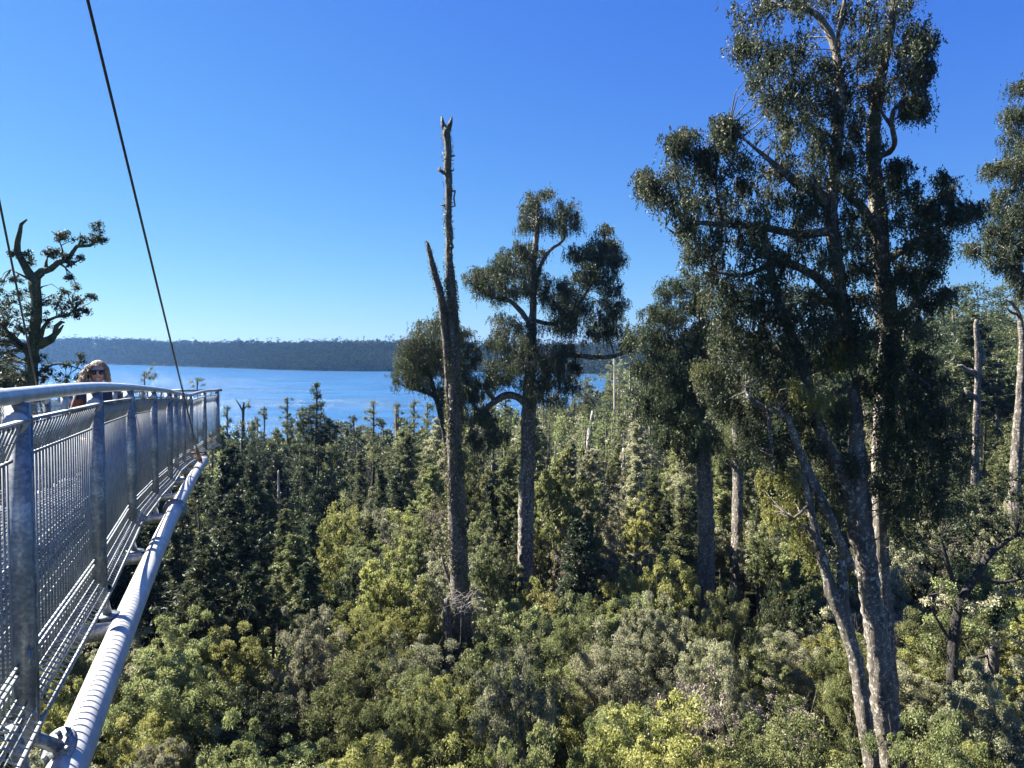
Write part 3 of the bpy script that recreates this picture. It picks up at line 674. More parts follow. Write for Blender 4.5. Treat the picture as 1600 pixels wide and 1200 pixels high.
# ------------------------------------------------------------------ hero trees
def hero(name, label, Y, stems, blobs, bark, leaf, dens=1.0, style='rimu', size=1.0, group=None, extra=None, twig=True, bark2=None):
    """stems: list of (list of (px,py,halfwidth[,dY])), first reaches the ground; blobs: (px,py,rx,ry[,leafmat])"""
    base = P(stems[0][0][0], stems[0][0][1], Y); gz = float(ground_z(base[0], Y))
    root = empty(name, (base[0], Y, gz), label, 'tree', group); O = np.array([base[0], Y, gz])
    node = []; t = Tubes(); br = Tubes(); nb_ = 0
    for si, st in enumerate(stems):
        dy0 = 0 if si == 0 else RNG.uniform(-.9, .9)
        arr = []
        for k, q in enumerate(st):
            dY = q[3] if len(q) > 3 else 0
            p = P(q[0], q[1], Y+dY); arr.append((*p, q[2]*(Y+dY)/F))
        if st[0][2] >= 6 and P(st[0][0], st[0][1], Y)[2] > gz and (si == 0 or (len(st[0]) > 4 and st[0][4] == 'g')):
            a0 = arr[0]; arr.insert(0, (a0[0], a0[1], gz-.4, a0[3]*1.35))
        c = catmull(arr, max(.25, .012*Y*.5)); pts_, rad = c[:, :3]-O, np.maximum(c[:, 3], .015)
        big = st[0][2] >= 6
        (t if big else br).add(pts_, rad, 16 if big else 8, .09 if big else .07)
        nb_ += 0 if big else 1
        node.append(c[:, :3])
    node = np.vstack(node)
    if blobs:
        groups = {}
        for bl in blobs:
            cx, cy, rx, ry = bl[:4]; lm = bl[4] if len(bl) > 4 else leaf
            dep = RNG.uniform(-1, 1)*max(rx, ry)*Y/F*.9; c0 = P(cx, cy, Y+dep)
            a, c_ = rx*Y/F, ry*Y/F; bdep = (a+c_)/2
            n = max(4, int(dens*3.4*a*c_/(.55*size)**2))
            for dd in ((-.6, .7) if style == 'rimu' else (0,)):
                c1 = P(cx+RNG.uniform(-.1, .1)*rx, cy+RNG.uniform(-.1, .1)*ry, Y+(dep+dd*max(rx, ry)*Y/F*RNG.uniform(.8, 1.6) if dd else dep))
                v = unit(n)*((RNG.uniform(.1, 1, n)**.5)*np.where(RNG.uniform(size=n) < .16, RNG.uniform(1.1, 1.5, n), 1))[:, None]; C = c1+v*np.array([a, bdep, c_])*.95
                groups.setdefault(lm, []).append(C)
        for lm, cs in groups.items():
            C = np.vstack(cs); n = len(C)
            if style == 'rimu':   # hanging tassels
                kk = RNG.uniform(.45, 1.25, n); k = 16; tc_ = np.repeat(C, k, 0)+RNG.normal(size=(n*k, 3))*np.array([.21, .21, .12])*size*np.repeat(kk, k)[:, None]
                m_ = 11; ln = RNG.uniform(.25, .85, n*k)*size
                f = (np.tile(np.arange(m_), n*k)+RNG.uniform(-.4, .4, n*k*m_))/m_
                B = np.repeat(tc_, m_, 0); sway = np.repeat(RNG.normal(size=(n*k, 3))*.16*size, m_, 0)
                LL = np.repeat(ln, m_); pos = B+sway*f[:, None]**.7; pos[:, 2] += -LL*f+.18*size
                pos += RNG.normal(size=pos.shape)*.028*size
                ax = unit(len(pos))*.75; ax[:, 2] -= .75; ax /= np.linalg.norm(ax, axis=1)[:, None]
                tn = np.clip(np.repeat(RNG.uniform(0, .6, n), k*m_)+np.repeat(RNG.uniform(0, .25, n*k), m_)+RNG.uniform(0, .25, n*k*m_), 0, 1)
                V, Q, T = leaf_quads(pos, ax, .135*size*RNG.uniform(.7, 1.4, len(pos)), .052*size, tn)
            else:
                V, Q, T = crown_from_clumps(C, np.full(n, .36*size), 75, .17*size, .08*size, .15, .55, .3)
            print(name, 'leaves', len(Q)); V = V-O; link('crown', np_mesh('crown', V, Q, [lm], tint=T), root)
            if twig:
                for q in range(0, n, 2 if n > 500 else 1):
                    d = np.linalg.norm(node-C[q], axis=1); j_ = int(np.argmin(d+np.abs(node[:, 2]-C[q][2]+.6)*.3))
                    a = node[j_]; b_ = C[q]
                    if d[j_] > 2.2: continue
                    mid_ = (a+b_)/2+RNG.normal(size=3)*.10*d[j_]+np.array([0, 0, .08*d[j_]])
                    cc = catmull([a-O, mid_-O, b_-O], .7); br.add(cc, np.linspace(.02+.007*d[j_], .008, len(cc)), 4, cap=False)
    if t.V: link('trunk', t.mesh('trunk', bark), root)
    if br.V: link('branches', br.mesh('branches', bark2 or bark), root)
    return root, O
def ivy(root, O, Y, line, n, leaf, spread=1.0, L=.13):
    """leaves hugging a stem"""
    arr = np.array([(*P(a[0], a[1], Y), a[2]*Y/F) for a in line]); c = catmull(arr, .1)
    k = RNG.integers(0, len(c), n); d = unit(n); d[:, 2] *= .3; d /= np.linalg.norm(d, axis=1)[:, None]
    den = .5+.5*np.sin(c[k, 2]*1.7+np.arctan2(d[:, 1], d[:, 0])*2); keep = RNG.uniform(size=n) < .12+.88*np.clip(den*1.5-.3, 0, 1); k = k[keep]; d = d[keep]; n = len(k)
    pos = c[k, :3]+d*(c[k, 3]*spread+RNG.uniform(-.02, .16, n)**1)[:, None]; ax = d*.6+unit(n)*.7; ax[:, 2] -= .5; ax /= np.linalg.norm(ax, axis=1)[:, None]
    V, Q, T = leaf_quads(pos-O, ax, L*RNG.uniform(.6, 1.5, n), L*.5, RNG.uniform(0, 1, n)); link('ivy', np_mesh('ivy', V, Q, [leaf], tint=T), root)

# bare ivied trunk with forked top
s1 = [(722, 1100, 18), (720, 1000, 16.5), (716, 900, 15), (712, 800, 13), (709, 700, 11.5), (709, 620, 10.5), (710, 560, 9), (708, 500, 8), (704, 440, 6.8), (701, 400, 5.6), (702, 370, 5.8), (700, 340, 5.2), (701, 290, 5.4), (699, 260, 5.6), (700, 230, 5.2), (697, 212, 5.8), (698, 200, 5.6)]
s2 = [(704, 640, 6.5), (699, 560, 6.5), (694, 500, 6.5), (688, 460, 5.6), (677, 420, 4.6), (669, 385, 3), (667, 378, 1.5)]
root, O = hero('bare_trunk', 'tall bare dead trunk wrapped in ivy with a snapped second stem left of the middle', 43,
     [s1, s2, [(697, 203, 4.5), (692, 194, 3.5), (690, 182, 1.2)], [(700, 203, 4.5), (704, 192, 3), (706, 183, 1.2)], [(697, 272, 3), (690, 268, 3), (684, 263, 2)], [(687, 268, 2.2), (688, 261, 1)],
      [(703, 245, 2), (711, 243, 1)], [(703, 300, 2), (711, 298, 1.6), (709, 310, 1.3), (711, 322, 1.2), (704, 324, 1)], [(699, 322, 2), (688, 320, 1)], [(703, 268, 2), (709, 266, 1), (708, 262, .6)],
      [(705, 1110, 10, -1.2), (701, 1030, 8, -1.2), (699, 960, 6, -1.2), (698, 935, 3, -1.2)], [(715, 930, 4), (700, 900, 3), (690, 870, 1)]], [], 'bark_brown', 'leaf_ivy')
ivy(root, O, 43, s1[:9], 21000, 'leaf_ivy'); ivy(root, O, 43, s1[8:], 2200, 'leaf_ivy', L=.1); ivy(root, O, 43, s2, 2600, 'leaf_ivy', L=.1)
# dead grey twigs round the foot of it
tt = Tubes(); fc = P(722, 945, 41.8)
for q in range(60):
    a = random.uniform(0, 6.28); d = np.array([math.cos(a), math.sin(a)*.5, random.uniform(-.4, 1.0)]); L_ = random.uniform(.4, 1.4)
    st = np.array([random.uniform(-.6, .6), random.uniform(-.3, .3), random.uniform(-.5, .5)]); tt.add([st, st+d*L_*.5+np.array([0, 0, .12]), st+d*L_+np.array([0, 0, -.25])], [.012, .008, .003], 4)
tw = empty('dead_shrub', tuple(fc), 'grey tangle of dead twigs caught around the foot of the bare ivied trunk', 'shrub'); link('twigs', tt.mesh('twigs', 'wood_bleached'), tw)
tt2 = Tubes(); tt2.add([(0, 0, 0), (-.1, .2, -3), (0, .3, -6.5)], [.05, .08, .1], 6); link('stem', tt2.mesh('stem', 'bark_dark'), tw)

hero('leaning_tree', 'dark dense leaved tree directly behind the bare ivied trunk', 56,
     [[(716, 900, 9), (708, 760, 8), (700, 690, 7), (690, 650, 6)], [(690, 655, 5), (680, 620, 4), (655, 610, 3), (635, 605, 2)], [(692, 660, 5), (712, 600, 4), (715, 540, 3), (700, 500, 2)], [(690, 650, 4), (668, 575, 3), (655, 545, 2)]],
     [(690, 500, 16, 18), (700, 478, 14, 10), (675, 520, 28, 22), (650, 540, 22, 22), (640, 565, 26, 26), (632, 588, 20, 18), (665, 575, 34, 34), (700, 550, 34, 34), (715, 590, 28, 34), (735, 545, 12, 14), (728, 520, 13, 8), (660, 604, 22, 8), (690, 620, 18, 22), (745, 560, 12, 18), (715, 640, 18, 16), (735, 610, 22, 18)],
     'bark_dark', 'leaf_dark', 1.15, 'rimu', 1.0)
root, O = hero('tall_tree', 'tall broad crowned tree with straight grey trunk in the middle against the sky', 55,
     [[(821, 900, 13.5), (821, 800, 12), (824, 700, 11), (826, 620, 10), (828, 560, 9), (831, 500, 7.5)], [(831, 510, 6), (833, 470, 5), (832, 420, 5), (838, 370, 4), (840, 320, 2)], [(830, 510, 4.5), (815, 488, 4), (795, 470, 3.2), (770, 465, 2.2), (745, 447, 2), (730, 440, 1)],
      [(831, 465, 3.2), (845, 415, 3), (858, 392, 2.6), (880, 375, 2), (885, 345, 1.5)], [(833, 500, 3.5), (868, 505, 3.2), (900, 480, 2.8), (925, 440, 2.2), (938, 400, 2), (945, 370, 1)],
      [(829, 575, 4.5), (855, 562, 4), (890, 554, 4), (925, 558, 3.6), (960, 556, 3.5), (990, 545, 2)], [(822, 630, 6.2), (808, 620, 5.5), (790, 618, 5.5), (770, 630, 4.5), (750, 648, 4), (735, 668, 3)], [(775, 628, 4), (760, 605, 3), (765, 575, 2)],
      [(755, 645, 3), (740, 632, 2.5), (742, 600, 1.5)], [(832, 560, 4), (795, 545, 3), (775, 520, 2)]],
     [(832, 318, 24, 18), (850, 302, 14, 5), (840, 345, 26, 24), (818, 350, 9, 18), (885, 322, 20, 8), (882, 345, 24, 20), (900, 350, 9, 12), (866, 350, 12, 14), (800, 402, 28, 20), (830, 400, 26, 28), (785, 420, 24, 18), (760, 430, 28, 18), (738, 435, 16, 14), (750, 455, 22, 14), (800, 440, 40, 26), (840, 445, 26, 26), (772, 470, 20, 8),
      (945, 362, 16, 12), (935, 385, 26, 18), (955, 390, 18, 20), (905, 400, 24, 18), (940, 410, 34, 22), (965, 400, 12, 14), (925, 430, 34, 20), (950, 445, 22, 22), (890, 450, 26, 20), (870, 470, 28, 20), (905, 480, 34, 22), (945, 485, 26, 22), (970, 475, 10, 10), (880, 510, 32, 22), (930, 515, 34, 22), (960, 510, 14, 24), (870, 545, 26, 16),
      (785, 500, 24, 10), (812, 515, 26, 16), (780, 530, 26, 20), (820, 550, 34, 28), (860, 580, 30, 28), (790, 580, 34, 26), (760, 595, 30, 18), (840, 605, 34, 26), (890, 600, 22, 18), (900, 570, 16, 14), (735, 610, 18, 20), (755, 650, 30, 16), (775, 680, 26, 22), (745, 690, 18, 20), (870, 625, 20, 12), (985, 538, 16, 14)],
     'bark_lichen', 'leaf_rimu', 1.12, 'rimu', 1.0)
hero('drooping_tree', 'dark tree with long thick straight trunk right of the tall middle tree', 50,
     [[(1105, 995, 12), (1103, 900, 12), (1102, 800, 12), (1100, 720, 11), (1100, 640, 10), (1100, 560, 8), (1098, 500, 6), (1090, 450, 4)], [(1100, 640, 5), (1060, 600, 4), (1020, 580, 3)], [(1100, 580, 5), (1050, 540, 4), (1010, 530, 2.5), (985, 530, 1.5)], [(1100, 600, 4), (1130, 560, 3), (1140, 520, 2)], [(1100, 690, 4), (1060, 670, 3), (1030, 660, 2)]],
     [(1050, 455, 24, 18), (1075, 445, 26, 16), (1095, 470, 30, 26), (1050, 485, 34, 22), (1020, 500, 22, 16), (1010, 525, 34, 18), (980, 525, 16, 16), (1060, 530, 50, 34), (1110, 530, 34, 34), (1025, 565, 40, 26), (1000, 580, 14, 12), (1075, 580, 50, 34), (1040, 615, 46, 34), (1085, 630, 46, 34), (1125, 600, 24, 34), (1060, 665, 50, 28), (1035, 690, 22, 18), (1100, 685, 34, 24), (1010, 640, 20, 24), (1075, 710, 22, 16)],
     'bark_brown', 'leaf_dark', 1.15, 'rimu', 1.0)
hero('slim_tree', 'slimmer pale straight trunk with drooping tuft between the thick trunk and the huge forked tree', 62,
     [[(1147, 965, 10), (1150, 900, 9), (1152, 850, 8.5), (1154, 745, 8), (1152, 700, 7), (1150, 640, 5)], [(1153, 735, 4), (1135, 720, 3), (1120, 716, 1.5)], [(1153, 720, 4), (1170, 700, 3), (1180, 670, 2)]],
     [(1150, 690, 26, 26), (1130, 700, 18, 18), (1165, 720, 18, 18), (1150, 650, 30, 30), (1130, 718, 14, 8), (1175, 690, 16, 22)], 'bark_lichen', 'leaf_conifer', 1, 'rimu', 1.0)
# huge forked tree
B = [(1180, 15, 28, 18), (1240, 10, 50, 18), (1300, 5, 50, 22), (1360, 20, 40, 26), (1410, 5, 34, 14), (1430, 45, 22, 20), (1448, 62, 14, 14), (1170, 60, 20, 18), (1155, 75, 12, 14), (1195, 80, 34, 22), (1245, 70, 34, 20), (1230, 105, 46, 24), (1285, 100, 34, 24), (1350, 75, 46, 30), (1400, 85, 36, 26), (1440, 75, 22, 14), (1430, 115, 30, 20),
     (1180, 115, 26, 20), (1215, 140, 42, 24), (1270, 140, 46, 26), (1330, 130, 40, 28), (1385, 140, 34, 26), (1425, 145, 22, 18), (1200, 165, 26, 20), (1240, 185, 42, 26), (1295, 180, 42, 26), (1345, 185, 36, 28), (1415, 170, 12, 10), (1445, 108, 14, 8), (1225, 215, 26, 26), (1270, 225, 44, 28), (1320, 235, 40, 28), (1360, 225, 24, 26), (1240, 250, 34, 20), (1290, 270, 44, 26), (1345, 280, 34, 26), (1425, 165, 10, 8), (1440, 170, 8, 6),
     (1050, 220, 10, 8), (1072, 215, 12, 8), (1060, 238, 12, 12), (1130, 192, 18, 8), (1150, 202, 14, 8), (1125, 212, 18, 12), (1138, 230, 14, 14), (1110, 250, 20, 14), (1095, 245, 10, 8),
     (1005, 280, 14, 10), (1025, 285, 16, 10), (1012, 302, 16, 12), (1055, 270, 24, 14), (1080, 285, 28, 18), (1120, 270, 30, 16), (1160, 255, 24, 18), (1170, 285, 34, 22), (1205, 270, 26, 20), (1215, 310, 40, 24), (1045, 310, 26, 16), (1065, 335, 34, 22), (1110, 320, 40, 26), (1155, 335, 40, 26), (1195, 350, 40, 26), (1245, 320, 34, 26), (1285, 320, 34, 22), (1330, 320, 30, 22), (1260, 360, 36, 24),
     (1075, 365, 26, 18), (1100, 375, 36, 24), (1145, 385, 40, 28), (1190, 395, 40, 26), (1235, 400, 36, 26), (1280, 405, 34, 26), (1320, 380, 34, 28), (1355, 350, 34, 28), (1085, 400, 18, 16), (1110, 425, 30, 26), (1150, 440, 36, 28), (1195, 445, 36, 28), (1245, 450, 36, 28), (1295, 455, 34, 28), (1340, 430, 34, 28), (1370, 400, 28, 28), (1395, 350, 26, 24), (1385, 300, 20, 26), (1400, 270, 16, 14),
     (1412, 262, 14, 8), (1420, 300, 12, 16), (1440, 325, 20, 10), (1425, 345, 26, 18), (1455, 330, 22, 14), (1478, 285, 12, 14), (1475, 310, 16, 14), (1500, 325, 22, 12), (1522, 330, 14, 10), (1485, 345, 26, 12), (1455, 365, 28, 18), (1430, 385, 28, 20), (1465, 395, 16, 16), (1440, 420, 24, 18), (1415, 410, 16, 24), (1455, 430, 14, 10), (1430, 445, 16, 12), (1405, 440, 18, 20), (1460, 380, 18, 14),
     (1135, 485, 32, 24), (1180, 490, 36, 26), (1225, 495, 36, 26), (1270, 500, 36, 26), (1320, 500, 34, 28), (1120, 520, 20, 24), (1150, 530, 30, 26), (1190, 535, 36, 28), (1300, 545, 34, 24), (1345, 545, 34, 28), (1390, 530, 24, 26), (1235, 560, 34, 26), (1120, 570, 20, 26), (1110, 600, 20, 24), (1155, 580, 30, 30), (1195, 590, 36, 26), (1115, 632, 24, 18), (1140, 640, 22, 20), (1375, 580, 34, 28), (1420, 560, 34, 30), (1420, 510, 26, 22), (1440, 530, 22, 30), (1455, 475, 18, 14), (1475, 460, 12, 8), (1185, 640, 24, 18),
     (1415, 610, 34, 28), (1460, 590, 26, 30), (1385, 640, 30, 28), (1440, 650, 36, 30), (1400, 690, 30, 30), (1450, 700, 36, 30), (1490, 680, 26, 26), (1420, 740, 34, 26), (1465, 750, 36, 24), (1350, 600, 26, 20), (1405, 790, 24, 22), (1450, 800, 30, 24),
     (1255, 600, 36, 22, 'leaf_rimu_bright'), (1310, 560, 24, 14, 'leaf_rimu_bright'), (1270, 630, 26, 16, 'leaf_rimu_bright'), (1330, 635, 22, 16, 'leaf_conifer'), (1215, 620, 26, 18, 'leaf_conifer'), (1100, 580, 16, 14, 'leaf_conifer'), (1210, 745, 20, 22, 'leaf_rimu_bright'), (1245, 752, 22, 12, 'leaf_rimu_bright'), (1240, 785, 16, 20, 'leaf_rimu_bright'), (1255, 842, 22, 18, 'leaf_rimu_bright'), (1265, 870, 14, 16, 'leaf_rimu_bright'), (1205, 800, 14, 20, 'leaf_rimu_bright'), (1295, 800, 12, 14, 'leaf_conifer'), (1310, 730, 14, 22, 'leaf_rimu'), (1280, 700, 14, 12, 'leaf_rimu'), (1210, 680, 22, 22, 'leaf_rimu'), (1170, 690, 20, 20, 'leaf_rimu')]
B += [(x_, y_, 30, 24) for x_, y_ in ((1120, 465), (1160, 470), (1200, 475), (1245, 480), (1290, 480), (1330, 470), (1370, 470), (1150, 510), (1200, 515), (1250, 525), (1300, 520), (1350, 515), (1400, 500), (1170, 560), (1215, 565), (1280, 560), (1330, 565), (1400, 560), (1440, 570), (1380, 610), (1430, 630), (1470, 640), (1400, 665), (1450, 680), (1490, 720), (1440, 770), (1480, 800), (1420, 830))]
B += [(x_, y_, 17, 20) for x_, y_ in ((1190, 700), (1215, 715), (1310, 655), (1290, 730), (1330, 720), (1385, 720), (1375, 760), (1305, 770), (1230, 640), (1250, 660))]
stems = [[(1400, 1235, 22), (1383, 1119, 19), (1371, 1010, 17.5), (1361, 940, 16), (1354, 890, 15.5), (1348, 830, 15), (1341, 747, 13), (1337, 670, 11), (1334, 600, 8)],
     [(1402, 1235, 12, 1.3, 'g'), (1391, 1100, 12, 1.4), (1384, 980, 11, 1.5), (1376, 850, 11, 1.6), (1374, 700, 12, 1.6), (1388, 560, 16, 1.4), (1384, 480, 15, 1.2), (1378, 420, 13, 1), (1368, 300, 11, 1), (1364, 200, 10, .8), (1380, 100, 7.5, .4), (1395, 20, 6, 0), (1405, -80, 4, 0), (1410, -170, 2, 0)],
     [(1352, 900, 13, .2), (1326, 770, 11), (1284, 678, 9), (1265, 620, 8), (1249, 555, 8), (1222, 486, 7), (1205, 420, 5), (1195, 360, 3)],
     [(1330, 890, 7, -.5), (1299, 816, 7, -.8), (1276, 766, 6.5, -1), (1249, 708, 6, -1), (1230, 655, 5.5, -1.2), (1205, 640, 4.5, -1.4), (1180, 630, 3.5, -1.5), (1165, 612, 2, -1.5)],
     [(1366, 1235, 13, -1, 'g'), (1349, 1107, 11.5, -1), (1337, 1032, 10.5, -1), (1319, 969, 10, -1), (1300, 927, 9, -1), (1291, 892, 8, -1), (1280, 854, 7, -1), (1265, 785, 5, -1.2), (1255, 740, 3, -1.2)],
     [(1324, 985, 9, -1), (1318, 940, 8, -1), (1315, 882, 7.5, -1), (1314, 876, 5, -1)],
     [(1340, 560, 9, .5), (1320, 500, 10, .4), (1306, 400, 10, .2), (1299, 330, 9.5), (1306, 250, 8.5), (1312, 150, 7.5), (1308, 90, 6), (1290, 40, 5), (1262, 14, 4), (1225, 10, 3), (1205, 2, 1.5)],
     [(1308, 110, 4), (1310, 50, 3.5), (1318, 10, 3), (1325, -40, 2)],
     [(1300, 320, 8), (1270, 300, 9), (1245, 285, 8), (1225, 270, 5), (1190, 240, 3), (1160, 215, 2), (1140, 195, 1.2)],
     [(1302, 360, 7), (1250, 365, 6), (1190, 355, 5), (1130, 350, 4), (1080, 345, 3), (1045, 320, 2.2), (1015, 290, 1.2)], [(1075, 345, 3), (1060, 290, 2), (1052, 230, 1.2)], [(1130, 350, 3), (1118, 290, 2.5), (1122, 240, 1.6)],
     [(1310, 470, 9), (1285, 440, 8), (1262, 425, 6), (1220, 410, 5), (1160, 430, 3), (1120, 425, 2)], [(1080, 350, 2), (1055, 365, 2), (1040, 355, .8)], [(1378, 385, 8, 1), (1350, 330, 7, .5), (1320, 300, 6), (1305, 285, 5)],
     [(1372, 245, 5, 1), (1390, 238, 4.5, .8), (1398, 218, 4), (1392, 190, 3.2), (1396, 172, 3), (1410, 155, 2.2), (1422, 110, 1.5), (1440, 80, 1)], [(1392, 195, 3), (1380, 180, 2.5), (1374, 165, 1.2)],
     [(1386, 405, 7, 1), (1420, 385, 4.5), (1455, 360, 3.5), (1490, 345, 2.5), (1525, 332, 1.2)], [(1392, 500, 6, 1), (1425, 480, 4), (1437, 455, 3), (1445, 440, 1.5)], [(1384, 560, 7, 1), (1420, 580, 5), (1460, 620, 4), (1480, 680, 2)], [(1376, 640, 6, 1), (1420, 655, 4), (1455, 700, 3)],
     [(1280, 860, 3.5, -1.2), (1268, 830, 3, -1.3), (1258, 822, 2.2, -1.4), (1245, 820, 1, -1.4)], [(1262, 790, 3, -1.2), (1240, 810, 2.2, -1.3), (1225, 800, 1.2, -1.3)], [(1200, 640, 3, -1.4), (1205, 690, 2.4, -1.4), (1212, 740, 1.2, -1.4)], [(1230, 560, 4), (1190, 545, 3), (1140, 560, 2), (1112, 590, 1)], [(1400, 90, 4), (1425, 70, 3), (1445, 60, 1.5)]]
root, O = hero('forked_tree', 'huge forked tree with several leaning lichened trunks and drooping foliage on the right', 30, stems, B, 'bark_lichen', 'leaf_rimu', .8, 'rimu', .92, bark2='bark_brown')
# right edge tree, partly outside the frame
hero('edge_tree', 'tall grey green tree cut off by the right edge of the photo', 46,
     [[(1668, 1000, 16), (1662, 800, 15), (1655, 600, 13), (1650, 450, 10), (1645, 300, 7), (1640, 180, 4), (1636, 110, 2)], [(1650, 430, 5), (1600, 430, 3.5), (1560, 400, 2), (1515, 395, 1)], [(1648, 380, 4), (1600, 340, 3), (1560, 310, 1.5)], [(1645, 300, 4), (1600, 260, 3), (1550, 262, 1.5)], [(1640, 220, 3), (1600, 190, 2)]],
     [(1590, 138, 12, 8), (1625, 130, 30, 22), (1578, 182, 14, 12), (1610, 180, 30, 20), (1580, 215, 16, 12), (1615, 230, 34, 26), (1560, 262, 20, 10), (1545, 268, 10, 7), (1590, 260, 28, 16), (1568, 300, 16, 12), (1610, 290, 34, 24), (1555, 325, 20, 12), (1590, 330, 30, 22), (1575, 360, 30, 22), (1545, 360, 14, 12), (1515, 388, 12, 7), (1545, 392, 26, 14), (1580, 395, 30, 22), (1620, 370, 34, 40), (1585, 430, 24, 16), (1560, 412, 18, 10), (1650, 200, 34, 50), (1655, 320, 30, 50), (1630, 440, 30, 30), (1600, 455, 14, 12)],
     'bark_lichen', 'leaf_rimu', 1.2, 'rimu', 1.05)
# gnarled tree on the left
hero('gnarled_tree', 'gnarled mossy tree with a bare hooked limb behind the left end of the walkway', 35,
     [[(48, 690, 11), (48, 600, 9), (53, 533, 8.5), (57, 480, 7), (55, 448, 7.5), (54, 432, 9)], [(52, 436, 7), (43, 424, 6.5), (35, 408, 5), (27, 392, 4.6), (27, 378, 4), (31, 362, 3.3), (33, 350, 2.6), (42, 343, 1.2)], [(56, 434, 6.5), (66, 425, 5.5), (80, 420, 4.8), (92, 410, 4), (106, 407, 3.4), (113, 395, 3), (120, 385, 2.8), (140, 384, 2.2), (150, 377, 1.6), (158, 370, 1)],
      [(72, 420, 3), (72, 410, 2), (74, 402, 1)], [(121, 386, 1.8), (126, 375, 1), (125, 362, .5)], [(98, 408, 1.8), (98, 392, 1.3), (92, 375, .9)], [(94, 412, 2), (102, 418, 1.4), (118, 410, .8)], [(45, 436, 2), (30, 428, 1.4), (17, 421, .6)],
      [(60, 540, 7), (70, 534, 7.5), (80, 530, 6), (86, 522, 3.8), (88, 510, 3.2), (96, 503, 2.6), (101, 504, 1)], [(84, 526, 3.5), (92, 518, 3), (99, 508, 1.2)], [(62, 535, 3.5), (68, 512, 3), (76, 500, 2.4), (88, 495, 2), (105, 493, 1.8), (115, 486, 1)], [(60, 452, 2), (66, 448, 1.2)], [(64, 432, 2), (69, 430, 1)], [(62, 505, 3.5), (62, 470, 2), (58, 455, 1)], [(50, 560, 5), (25, 530, 3.5), (8, 515, 2)], [(52, 590, 3.5), (72, 575, 2), (95, 568, 1.4), (130, 578, .8)]],
     [(94, 362, 10, 8), (100, 376, 11, 7), (90, 372, 9, 8), (84, 392, 8, 6), (92, 398, 10, 6), (76, 398, 8, 5), (152, 352, 6, 9), (150, 368, 12, 8), (158, 372, 8, 8), (142, 378, 7, 5), (130, 376, 6, 6), (122, 405, 12, 5), (112, 412, 8, 4), (104, 402, 8, 4), (42, 398, 7, 6), (48, 410, 7, 8), (19, 398, 3, 4),
      (108, 440, 10, 10), (95, 452, 14, 12), (115, 455, 12, 12), (88, 470, 18, 12), (108, 475, 16, 14), (78, 482, 12, 12), (122, 488, 12, 8), (125, 470, 8, 8), (142, 465, 7, 6), (136, 488, 6, 4), (122, 496, 5, 4), (100, 492, 10, 5), (72, 500, 8, 14), (65, 468, 7, 9),
      (10, 440, 16, 8), (28, 438, 12, 8), (5, 460, 20, 14), (30, 460, 16, 12), (15, 485, 26, 18), (5, 510, 20, 18), (35, 510, 22, 22), (20, 540, 26, 20), (45, 545, 16, 18), (15, 570, 30, 20), (25, 595, 34, 16), (42, 480, 12, 16), (62, 560, 10, 16),
      (72, 575, 10, 8), (88, 582, 14, 10), (110, 572, 14, 10), (125, 560, 12, 8), (70, 595, 10, 7), (100, 597, 16, 7), (120, 590, 12, 7), (-20, 520, 26, 60)],
     'bark_mossy', 'leaf_dark', 1.1, 'leafy', .62)
# spreading tree lower right
hero('spreading_tree', 'dark limbed spreading tree with flat leafy layers at the lower right', 36,
     [[(1488, 1075, 8.5), (1490, 1000, 7.5), (1500, 945, 6.5), (1525, 900, 5.5), (1550, 862, 4.5), (1590, 835, 3)], [(1490, 1010, 3), (1460, 960, 2), (1450, 930, 1)], [(1490, 1040, 4), (1520, 1030, 3), (1555, 1020, 1.6)], [(1502, 940, 3), (1480, 880, 4), (1470, 840, 2)], [(1525, 900, 4), (1560, 910, 3), (1595, 905, 2)]],
     [(1480, 915, 26, 14, 'leaf_olive'), (1465, 940, 26, 14, 'leaf_grey'), (1460, 970, 24, 14, 'leaf_olive'), (1465, 1005, 26, 12, 'leaf_olive'), (1535, 940, 34, 16, 'leaf_grey'), (1580, 925, 26, 16, 'leaf_grey'), (1565, 960, 34, 16, 'leaf_olive'), (1520, 985, 34, 16, 'leaf_olive'), (1570, 1000, 34, 16, 'leaf_grey'), (1470, 840, 26, 18), (1510, 830, 40, 22), (1550, 815, 36, 22), (1590, 800, 30, 26), (1500, 870, 30, 16), (1560, 870, 30, 16), (1450, 870, 24, 18), (1480, 790, 34, 22), (1530, 770, 34, 22), (1580, 760, 26, 22), (1420, 860, 22, 18), (1620, 880, 26, 60)],
     'bark_dark', 'leaf_dark', 1.1, 'leafy', .9)
# broken trunks on the right
def snag(Y, line, arms, label, mat='wood_bleached'):
    return hero('dead_snag', label, Y, [line]+arms, [], mat, 'leaf_dark', group='bare dead snags')
snag(78, [(1523, 760, 6), (1524, 700, 4.8), (1527, 620, 4.6), (1528, 560, 4.3), (1526, 520, 3.8), (1525, 505, 3.2), (1526, 499, 2)], [[(1524, 582, 4), (1510, 578, 3.5), (1502, 571, 2.4), (1496, 571, 1.2)], [(1524, 620, 4), (1512, 614, 3), (1507, 606, 1.6)], [(1532, 572, 4), (1537, 555, 3), (1534, 540, 1.4)]], 'pale broken topped trunk with two stub arms, standing at the right among trees', 'bark_lichen')
snag(60, [(1580, 1010, 11), (1583, 900, 10), (1585, 800, 9), (1589, 700, 7.5), (1594, 620, 6), (1597, 540, 4.4), (1594, 500, 3.8), (1588, 483, 3), (1580, 472, 2), (1570, 467, 1.4)], [[(1593, 492, 2.6), (1580, 488, 2), (1570, 478, .8)]], 'tall grey trunk with a hooked bare tip near the right edge', 'bark_lichen')
